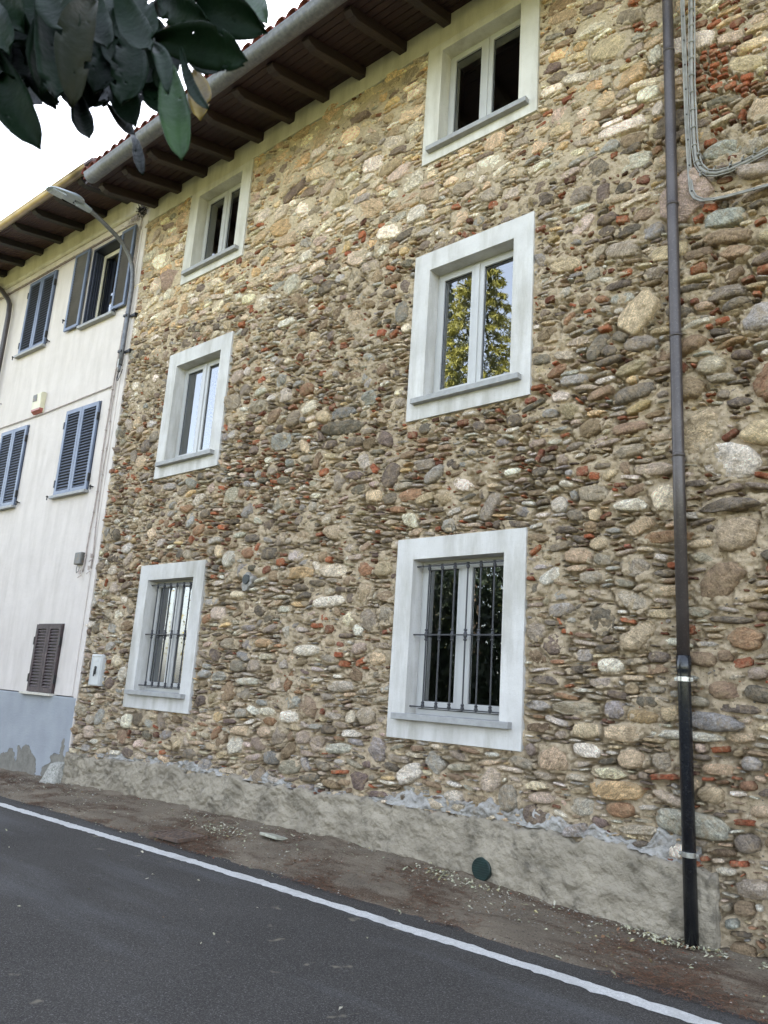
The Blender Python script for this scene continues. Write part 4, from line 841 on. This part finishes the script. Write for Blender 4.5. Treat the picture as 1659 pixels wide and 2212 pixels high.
for zz in (5.90, 5.29):
    m = MB(); m.box(-5.885, -5.66, -.065, -.045, zz-.018, zz+.018); m.box(-5.885, -5.795, -.128, -.112, zz-.018, zz+.018); m.box(-5.893, -5.883, -.13, -.045, zz-.02, zz+.02); m.box(-5.70, -5.66, -.06, .02, zz-.03, zz+.03)
    m.build('bracket', BLACK, SL, bevel=.002)
m = MB(); m.tube([(-5.845, -.085, 4.97), (-5.85, -.09, 4.87), (-5.84, -.10, 4.81), (-5.81, -.10, 4.80), (-5.79, -.09, 4.86), (-5.785, -.06, 5.0)], .006, 8); m.tube([(-5.85, -.085, 4.97), (-5.87, -.09, 4.86), (-5.86, -.09, 4.83), (-5.84, -.09, 4.88)], .006, 8)
m.build('lamp_cable', BLACK, SL, smooth=True)
m = MB().box(-5.853, -5.827, -.124, -.117, 5.02, 5.16); m.build('number_plate', BOXW, SL)

# ================================================================ corner guard stone, drain, plate
m = MB(); zb = -1.25
V = [(-6.13, -.26, zb), (-5.70, -.25, zb), (-5.70, -.02, zb), (-6.15, -.02, zb), (-6.02, -.13, -.86), (-5.76, -.12, -.83), (-5.75, -.02, -.81), (-6.05, -.02, -.84)]
m.add(V, [(3, 2, 1, 0), (4, 5, 6, 7), (0, 1, 5, 4), (1, 2, 6, 5), (2, 3, 7, 6), (3, 0, 4, 7)])
gs = m.build('guard_stone', GRANITE); tag(gs, 'tapered granite guard stone at the foot of the corner between the houses', 'guard stone')
b = gs.modifiers.new('b', 'BEVEL'); b.width = .02; b.segments = 2
s = gs.modifiers.new('s', 'SUBSURF'); s.subdivision_type = 'SIMPLE'; s.levels = 4; s.render_levels = 4
tx = bpy.data.textures.new('chips', 'CLOUDS'); tx.noise_scale = .06; dm = gs.modifiers.new('d', 'DISPLACE'); dm.texture = tx; dm.strength = .010; dm.texture_coords = 'LOCAL'
def gz(x, y):
    t = min(max(-y, 0), 1); return rz(x)+(float(np.interp(x, WX, WZ))-rz(x))*(1-t)**1.4
DG = thing('drain_grate', 'rusty slotted drain grate half under brown needles by the road edge', 'drain', (-1.93, -.82, gz(-1.93, -.82)+.035), R(4))
m = MB(); ring(m, (-.21, .21, 0, 1), (-.19, .19, .1, .9), 0, 1) if 0 else None
for (a, b2, c, d3) in ((-.22, .22, -.17, -.145), (-.22, .22, .145, .17), (-.22, -.19, -.145, .145), (.19, .22, -.145, .145)): m.box(a, b2, c, d3, -.02, .012)
fr = m.build('frame', pm('rusty_iron', (104, 84, 70), (72, 62, 56), 20, .9, .002, 60)); fr.parent = DG
m = MB()
for i in range(6): m.box(-.186, .186, -.142+i*.0515, -.142+i*.0515+.022, -.012, .008)
m.box(-.012, .012, -.142, .142, -.014, .006); gb = m.build('bars', fr.data.materials[0]); gb.parent = DG
m = MB().box(-.19, .19, -.145, .145, -.03, -.022); db = m.build('pit', BLACK); db.parent = DG
m = MB(); m.box(-.14, .14, -.11, .11, -.02, .007); pl = m.build('access_plate', pm('mossy_cement', (170, 168, 152), (140, 138, 124), 20, .9, .003, 60), bevel=.006)
pl.location = (-1.07, -.29, gz(-1.07, -.29)+.022); pl.rotation_euler = (R(-9), 0, R(-6)); tag(pl, 'small pale cement access plate set in the shoulder', 'plate')

# ================================================================ litter
def quads(name, P, Sx, Sy, ang, tilt, col, mat, lab, cat):
    n = len(P); ca, sa = np.cos(ang), np.sin(ang); u = np.stack([ca, sa, tilt[:, 0]], -1)*Sx[:, None]; v = np.stack([-sa, ca, tilt[:, 1]], -1)*Sy[:, None]
    up = np.array([0, 0, 1.])
    curl = RNG.uniform(.1, .9, (n, 1))*Sy[:, None]
    V = np.stack([P-u, P-.2*u+v+up*curl, P+u+up*curl*.3, P-.1*u-v+up*curl, P-.05*u], 1).reshape(-1, 3); b = np.arange(n)[:, None]*5
    Fc = np.concatenate([b+np.array([0, 4, 1]), b+np.array([1, 4, 2]), b+np.array([2, 4, 3]), b+np.array([3, 4, 0])])
    c4 = np.repeat(np.concatenate([col, np.ones((n, 1))], 1), 5, 0)
    o = np_mesh(name, V, [Fc], mat, None, False, col=c4); return tag(o, lab, cat, kind='stuff')
def litter():
    P = []; 
    def spot(cx, cy, sx, sy, n):
        for _ in range(n):
            x, y = RNG.normal(cx, sx), RNG.normal(cy, sy)
            if y > -.06: y = -.06-abs(y+.06)*.5
            P.append((x, y, gz(x, y)+.022))
    spot(.95, -.20, .20, .05, 260); spot(2.65, -.17, .17, .04, 180); spot(3.2, -.10, .22, .05, 260); spot(-1.75, -.42, .22, .08, 170); spot(-2.9, -.28, .5, .07, 60); spot(2.3, -.5, .4, .15, 12)
    spot(-4.6, -.35, .8, .1, 60); spot(1.9, -.35, .5, .15, 30); spot(-.3, -.3, .6, .15, 40)
    for _ in range(400):
        x, y = RNG.uniform(-9, 4.5), RNG.uniform(-1.1, -.08); P.append((x, y, gz(x, y)+.015))
    for _ in range(26):
        x, y = RNG.uniform(-6, 3), RNG.uniform(-3.4, -1.4); P.append((x, y, rz(x)+.003))
    P = np.array(P); n = len(P); pal = np.array([lin(c) for c in ((176, 172, 146), (150, 150, 124), (190, 184, 164), (128, 104, 78), (112, 84, 62), (160, 150, 110))])
    ci = RNG.choice(6, n, p=[.3, .22, .2, .12, .08, .08]); S = RNG.uniform(.008, .021, n)
    quads('leaf_litter', P, S, S*.5, RNG.uniform(0, 6.28, n), RNG.normal(0, .35, (n, 2)), pal[ci]*RNG.uniform(.8, 1.15, (n, 1)), LITTER, 'pale and brown dead leaves scattered along the foot of the wall', 'leaf litter')
    # needles
    n = 80000; x = RNG.uniform(-9, 4.6, n); y = -.12-.95*RNG.beta(1.6, 1.3, n)
    fx = (np.sin(x*1.7+np.sin(x*.6)*2)+np.sin(x*4.1+y*5)+np.sin(x*9.3-y*7)*.6)*.4+RNG.normal(0, .35, n); k = (fx > .25) & ~((abs(x+1.93) < .22) & (abs(y+.82) < .17))
    x, y = x[k], y[k]; n = len(x); z = np.array([gz(a, b) for a, b in zip(x, y)])+RNG.uniform(.010, .020, n)
    P = np.stack([x, y, z], -1); pal = np.array([lin(c) for c in ((128, 92, 70), (106, 78, 60), (86, 68, 56))])
    quads('pine_needles', P, RNG.uniform(.012, .035, n), np.full(n, .0018), RNG.uniform(0, 6.28, n), RNG.normal(0, .12, (n, 2)), pal[RNG.choice(3, n)], LITTER, 'reddish brown pine needles lying in drifts on the shoulder', 'pine needles')
    # grit
    n = 6000; x = RNG.uniform(-8, 4.4, n); y = -.03-1.05*RNG.beta(1, 1.6, n); z = np.array([gz(a, b) for a, b in zip(x, y)])+.010
    S = RNG.uniform(.003, .012, n); pal = np.array([lin(c) for c in ((150, 146, 134), (110, 100, 90), (170, 166, 156), (140, 84, 62))])
    quads('grit', np.stack([x, y, z], -1), S, S*.8, RNG.uniform(0, 6.28, n), RNG.normal(0, .2, (n, 2)), pal[RNG.choice(4, n, p=[.4, .3, .25, .05])], LITTER, 'small loose stones and mortar crumbs on the shoulder', 'grit')
litter()

# ================================================================ overhanging magnolia close to the camera
MG = thing('magnolia_tree', 'large-leaved magnolia whose dark leathery leaves hang in from above, close to the viewer', 'tree', (2.2, -8.4, -1.0))
LV = [[3.664, -5.387, 1.368, 3.796, -5.34, 1.156, 0.062], [3.599, -5.331, 1.446, 3.729, -5.303, 1.287, 0.043], [3.645, -5.383, 1.523, 3.731, -5.37, 1.287, 0.073], [3.773, -5.379, 1.436, 3.866, -5.358, 1.195, 0.062], [3.767, -5.329, 1.479, 3.804, -5.358, 1.239, 0.054], [3.881, -5.335, 1.384, 3.929, -5.358, 1.152, 0.047], [3.764, -5.257, 1.46, 3.823, -5.286, 1.28, 0.056], [3.714, -5.268, 1.35, 3.81, -5.276, 1.21, 0.031], [3.873, -5.271, 1.377, 3.938, -5.294, 1.194, 0.052], [3.764, -5.232, 1.379, 3.868, -5.231, 1.232, 0.042], [3.767, -5.193, 1.484, 3.851, -5.2, 1.306, 0.043], [3.815, -5.195, 1.409, 3.906, -5.202, 1.251, 0.036], [3.788, -5.102, 1.475, 3.868, -5.12, 1.32, 0.039], [3.998, -5.259, 1.254, 4.077, -5.265, 1.058, 0.038], [3.944, -5.261, 1.328, 4.121, -5.211, 1.232, 0.054], [3.846, -5.196, 1.501, 4.041, -5.126, 1.392, 0.067], [3.879, -5.229, 1.48, 4.012, -5.212, 1.363, 0.048], [3.827, -5.114, 1.625, 3.902, -5.144, 1.495, 0.024], [3.883, -5.065, 1.63, 3.972, -5.079, 1.489, 0.039], [3.84, -5.322, 1.447, 3.932, -5.324, 1.274, 0.044], [3.952, -5.334, 1.364, 4.061, -5.322, 1.198, 0.038], [3.813, -5.237, 1.537, 3.904, -5.241, 1.372, 0.045], [3.784, -5.373, 1.447, 3.904, -5.355, 1.293, 0.052], [3.564, -5.378, 1.495, 3.699, -5.348, 1.344, 0.058], [3.614, -5.101, 1.414, 3.701, -5.121, 1.283, 0.029], [3.649, -5.132, 1.392, 3.737, -5.16, 1.293, 0.009], [3.657, -5.278, 1.443, 3.747, -5.288, 1.292, 0.046], [3.708, -5.43, 1.415, 3.823, -5.416, 1.255, 0.062], [3.548, -5.373, 1.436, 3.669, -5.349, 1.263, 0.075], [3.708, -5.211, 1.372, 3.823, -5.209, 1.255, 0.017], [4.018, -5.307, 1.246, 4.113, -5.317, 1.106, 0.02], [4.014, -5.254, 1.283, 4.111, -5.256, 1.126, 0.014], [3.697, -5.282, 1.568, 3.788, -5.286, 1.4, 0.043], [3.862, -5.078, 1.61, 3.922, -5.142, 1.547, 0.027], [3.655, -5.432, 1.488, 3.796, -5.393, 1.327, 0.07], [3.9, -5.184, 1.396, 4.02, -5.182, 1.292, 0.032], [3.663, -5.215, 1.479, 3.779, -5.211, 1.356, 0.036], [3.609, -5.412, 1.514, 3.757, -5.364, 1.341, 0.073], [3.684, -5.373, 1.513, 3.749, -5.396, 1.334, 0.066], [3.677, -5.322, 1.553, 3.755, -5.329, 1.359, 0.069], [3.729, -5.308, 1.524, 3.798, -5.318, 1.314, 0.064], [3.724, -5.258, 1.526, 3.79, -5.276, 1.333, 0.063], [3.764, -5.246, 1.512, 3.849, -5.247, 1.319, 0.06], [3.752, -5.209, 1.535, 3.803, -5.244, 1.353, 0.058], [3.781, -5.203, 1.514, 3.847, -5.223, 1.324, 0.055], [3.599, -5.325, 1.516, 3.706, -5.308, 1.325, 0.056], [3.551, -5.369, 1.471, 3.677, -5.345, 1.315, 0.067], [3.622, -5.285, 1.497, 3.721, -5.279, 1.318, 0.05], [3.698, -5.246, 1.589, 3.8, -5.241, 1.424, 0.071], [3.764, -5.173, 1.548, 3.864, -5.171, 1.385, 0.044], [3.849, -5.17, 1.426, 4.007, -5.139, 1.34, 0.031], [3.597, -5.412, 1.479, 3.708, -5.392, 1.291, 0.067], [3.631, -5.335, 1.597, 3.705, -5.354, 1.426, 0.076], [3.834, -5.197, 1.557, 3.946, -5.197, 1.438, 0.045], [3.776, -5.191, 1.549, 3.902, -5.201, 1.502, 0.038], [3.84, -5.154, 1.528, 4.012, -5.11, 1.435, 0.049], [3.703, -5.188, 1.506, 3.785, -5.198, 1.334, 0.039], [3.523, -5.311, 1.471, 3.647, -5.297, 1.343, 0.037], [3.626, -5.223, 1.486, 3.734, -5.223, 1.356, 0.034], [3.798, -5.257, 1.351, 3.792, -5.205, 1.334, 0.026], [3.778, -5.213, 1.373, 3.764, -5.211, 1.335, 0.015], [3.595, -5.306, 1.488, 3.579, -5.265, 1.48, 0.016], [3.683, -5.292, 1.48, 3.665, -5.299, 1.409, 0.022], [3.61, -5.222, 1.462, 3.603, -5.216, 1.398, 0.025], [3.775, -5.292, 1.372, 3.741, -5.282, 1.35, 0.013], [3.67, -5.307, 1.403, 3.638, -5.301, 1.368, 0.018], [3.596, -5.283, 1.416, 3.558, -5.237, 1.433, 0.016], [3.721, -5.263, 1.397, 3.712, -5.243, 1.372, 0.016], [3.769, -5.161, 1.492, 3.725, -5.125, 1.479, 0.02], [3.711, -5.158, 1.458, 3.751, -5.164, 1.385, 0.014], [3.865, -5.208, 1.38, 3.854, -5.197, 1.338, 0.016], [3.757, -5.218, 1.358, 3.763, -5.176, 1.368, 0.016], [3.723, -5.171, 1.492, 3.704, -5.131, 1.471, 0.018], [3.829, -5.233, 1.42, 3.869, -5.209, 1.356, 0.024], [3.689, -5.136, 1.559, 3.709, -5.148, 1.471, 0.024], [3.699, -5.218, 1.432, 3.69, -5.211, 1.375, 0.018], [3.745, -5.225, 1.425, 3.751, -5.199, 1.387, 0.015], [3.703, -5.244, 1.416, 3.715, -5.252, 1.328, 0.026], [3.636, -5.173, 1.492, 3.605, -5.19, 1.432, 0.023], [3.587, -5.279, 1.482, 3.607, -5.288, 1.408, 0.02], [3.665, -5.156, 1.506, 3.647, -5.168, 1.429, 0.025], [3.727, -5.112, 1.489, 3.695, -5.102, 1.443, 0.025], [3.724, -5.18, 1.449, 3.734, -5.179, 1.39, 0.018], [3.732, -5.206, 1.427, 3.754, -5.207, 1.343, 0.02], [3.82, -5.232, 1.364, 3.808, -5.224, 1.331, 0.014]]
TOC = Vector((4.916, -5.75, .381))
def big_leaf(A, B, wd, idx, mat, lab=None):
    A, B = Vector(A), Vector(B); ax = B-A; L = ax.length; t = ax.normalized(); vw = (TOC-(A+B)/2).normalized(); rg = random.Random(idx*7+1)
    side = t.cross(vw).normalized(); side = (side+vw*rg.uniform(-.45, .45)).normalized(); nrm = side.cross(t).normalized()
    V = []; NS, NW = 16, 6; bend = rg.uniform(-.12, .16); sw = rg.uniform(-.06, .06)
    for i in range(NS+1):
        s = i/NS; wf = (math.sin(math.pi*min(1, s**1.25*.965+.02))**.55)*(1 if s < .97 else .7)
        if s == 0: wf = .04
        c = A+ax*s+nrm*(bend*L*4*s*(1-s)*.5)+side*(sw*L*4*s*(1-s))
        for j in range(NW+1):
            q = (j/NW-.5)*2; wav = .03*wd*math.sin(s*11+idx)*abs(q)
            V.append(c+side*(q*wd/2*wf*(1+.02*math.sin(s*23+idx)*(abs(q) > .9)))+nrm*(abs(q)**1.5*wd*.16-(.012*wd if abs(q) < .1 else 0))+nrm*wav)
    f = []
    hole = set()
    if wd > .04:
        for _ in range(rg.choice((0, 1, 2, 3))): hole.add((rg.randrange(4, NS-2), rg.randrange(1, NW-1)))
    for i in range(NS):
        for j in range(NW):
            p = i*(NW+1)+j; f.append((p, p+1, p+NW+2, p+NW+1))
    # small insect holes: a tiny diamond gap inside the quad
    fs = []
    for i in range(NS):
        for j in range(NW):
            p = i*(NW+1)+j; q = (p, p+1, p+NW+2, p+NW+1)
            if (i, j) in hole:
                c = sum((V[a] for a in q), Vector())/4; b0 = len(V); hs = rg.uniform(.12, .3)
                for a in q: V.append(c+(V[a]-c)*hs)
                for e in range(4): fs.append((q[e], q[(e+1) % 4], b0+(e+1) % 4, b0+e))
            else: fs.append(q)
    if wd > .03:        # nibbled margins
        for _ in range(rg.choice((0, 0, 1, 2, 3))):
            bi, bj = rg.randrange(3, NS-1), rg.choice((0, NW-1)); q = bi*(NW+1)+bj; fs = [t for t in fs if t != (q, q+1, q+NW+2, q+NW+1)]
    m = MB(); m.add(V, fs); o = m.build('leaf', mat, MG, smooth=True); s = o.modifiers.new('t', 'SOLIDIFY'); s.thickness = .0007
    if lab: o['label'] = lab
for i, l in enumerate(LV):
    mat = LEAFD; lab = None
    if i == 12: mat, lab = LEAFY, 'yellowed half-brown leaf in front of the eaves'
    elif i == 13: mat, lab = LEAFG, 'brighter green long leaf hanging over the eaves'
    elif i in (17, 18): mat = LEAFG
    elif i in (5, 26, 29): mat = LEAFB
    big_leaf(l[0:3], l[3:6], l[6]*(1.1 if i != 24 else .7), i, mat, lab)
m = MB()
hub = (3.94, -5.262, 1.325)
for tgt in ((3.865, -5.30, 1.45), (3.82, -5.13, 1.60), (3.72, -5.20, 1.46)): m.tube([hub, (Vector(hub)+Vector(tgt))/2+Vector((.006, .0, .006)), tgt], [.003, .0035, .004], 8)
m.tube([(3.865, -5.30, 1.45), (3.76, -5.36, 1.52), (3.60, -5.55, 1.66), (3.3, -6.3, 2.0), (2.7, -7.6, 2.4), (2.2, -8.4, 2.5)], [.004, .006, .009, .018, .04, .06], 10)
m.tube([(3.72, -5.20, 1.46), (3.70, -5.30, 1.58), (3.60, -5.55, 1.66)], [.003, .005, .007], 8); m.tube([(3.82, -5.13, 1.60), (3.74, -5.25, 1.68), (3.60, -5.55, 1.66)], [.003, .005, .007], 8)
m.tube([(3.666, -5.417, 1.473), (3.63, -5.48, 1.58), (3.60, -5.55, 1.66)], [.003, .004, .006], 8)
m.build('branch', BARK, MG, smooth=True)
MB().tube([(2.2, -8.4, -1.3), (2.25, -8.42, .6), (2.15, -8.38, 2.5), (2.2, -8.5, 4.2)], [.16, .13, .10, .04], 12).build('trunk', BARK, MG, smooth=True)

def foliage(name, centres, sizes, colf, parent=None, wl=.4, droop=0):
    P = np.array(centres); n = len(P); d = RNG.normal(0, 1, (n, 3)); d[:, 2] -= droop; d /= np.linalg.norm(d, axis=1)[:, None]
    e = np.cross(d, RNG.normal(0, 1, (n, 3))); e /= np.linalg.norm(e, axis=1)[:, None]; S = np.array(sizes)[:, None]
    V = np.stack([P-d*S, P+e*S*wl, P+d*S, P-e*S*wl], 1).reshape(-1, 3); f = np.arange(n*4).reshape(-1, 4)
    return np_mesh(name, V, [f], FOL, parent, False, col=np.repeat(np.concatenate([colf, np.ones((n, 1))], 1), 4, 0))
def crown_pts(c, rad, n, clumps=60):
    cc = RNG.normal(0, 1, (clumps, 3)); cc /= np.linalg.norm(cc, axis=1)[:, None]; cc *= RNG.uniform(.45, 1, (clumps, 1)); cc = cc*np.array(rad)+np.array(c)
    k = RNG.integers(0, clumps, n); return cc[k]+RNG.normal(0, .16, (n, 3))*np.array(rad)
P = crown_pts((1.8, -9.4, 3.6), (1.7, 1.5, 1.9), 2600, 45)
foliage('crown', P, RNG.uniform(.06, .11, len(P)), np.array(lin((44, 66, 40)))[None]*RNG.uniform(.6, 1.4, (len(P), 1)), MG)
def broadleaf(x, y, h, rad, n, c1, label, clumps=60, size=(.06, .12), low=.35):
    t = thing('broadleaf_tree', label, 'tree', (x, y, -1.1)); MB().tube([(x, y, -1.4), (x+.1, y, h*.3), (x, y+.1, h*.75)], [.2, .15, .05], 10).build('trunk', BARK, t, smooth=True)
    P = crown_pts((x, y, h*(low+1)/2), (rad, rad, h*(1-low)/2), n, clumps)
    foliage('crown', P, RNG.uniform(*size, len(P)), np.array(lin(c1))[None]*RNG.uniform(.5, 1.5, (len(P), 1)), t)
def conifer(x, y, h, r, c1, c2, label, nb=230, low=.06):
    t = thing('conifer_tree', label, 'tree', (x, y, -1.1)); MB().tube([(x, y, -1.5), (x, y, h*.5), (x, y, h)], [.28, .16, .02], 10).build('trunk', BARK, t, smooth=True)
    P = []; S = []; cols = []
    for i in range(nb):
        s = low+(1-low)*(i/nb)**.9; z = -1+s*(h+1); L = r*(1-s)**.75*random.uniform(.75, 1.15)+.15; a = i*2.4+random.uniform(-.3, .3)
        k = int(30+70*L/r)
        for j in range(k):
            q = random.uniform(.25, 1)**.7; off = random.gauss(0, .10)*L*.5
            P.append((x+math.cos(a)*L*q-math.sin(a)*off, y+math.sin(a)*L*q+math.cos(a)*off, z-.35*L*q*q+random.gauss(0, .05))); S.append(random.uniform(.09, .20))
            cols.append(lin(c1 if q > .6 else c2))
    cols = np.array(cols)*RNG.uniform(.7, 1.3, (len(P), 1)); foliage('crown', P, S, cols, t, .16, .5)
conifer(-9.6, -14.5, 17, 3.4, (138, 136, 68), (72, 76, 42), 'tall golden conifer across the road, mirrored in the middle window', 420)
conifer(-5.4, -15.5, 15, 3.0, (128, 122, 62), (70, 72, 42), 'second golden conifer across the road beside the taller one', 300)
conifer(-14.8, -19.0, 19, 3.2, (58, 70, 46), (40, 50, 36), 'dark green conifer standing behind the golden ones', 300)
broadleaf(-5.9, -9.6, 4.3, 2.3, 12000, (34, 46, 30), 'dark evergreen tree on the verge across the road', 110, low=-.2)
broadleaf(-8.6, -11.5, 5.0, 2.6, 9000, (34, 46, 30), 'second dark evergreen behind the first on the verge', 90, low=-.25)
broadleaf(-12.2, -9.5, 3.4, 2.0, 3000, (48, 60, 38), 'low dark bush-like tree further down the verge', 50)
broadleaf(-25, -15, 7.5, 3.2, 1500, (140, 130, 84), 'thin half-bare tree mirrored in the left barred window', 70, (.05, .1), .1)
broadleaf(8, -13, 8, 3.4, 3500, (100, 104, 56), 'sunlit leafy tree opposite the right end of the stone house', 60)
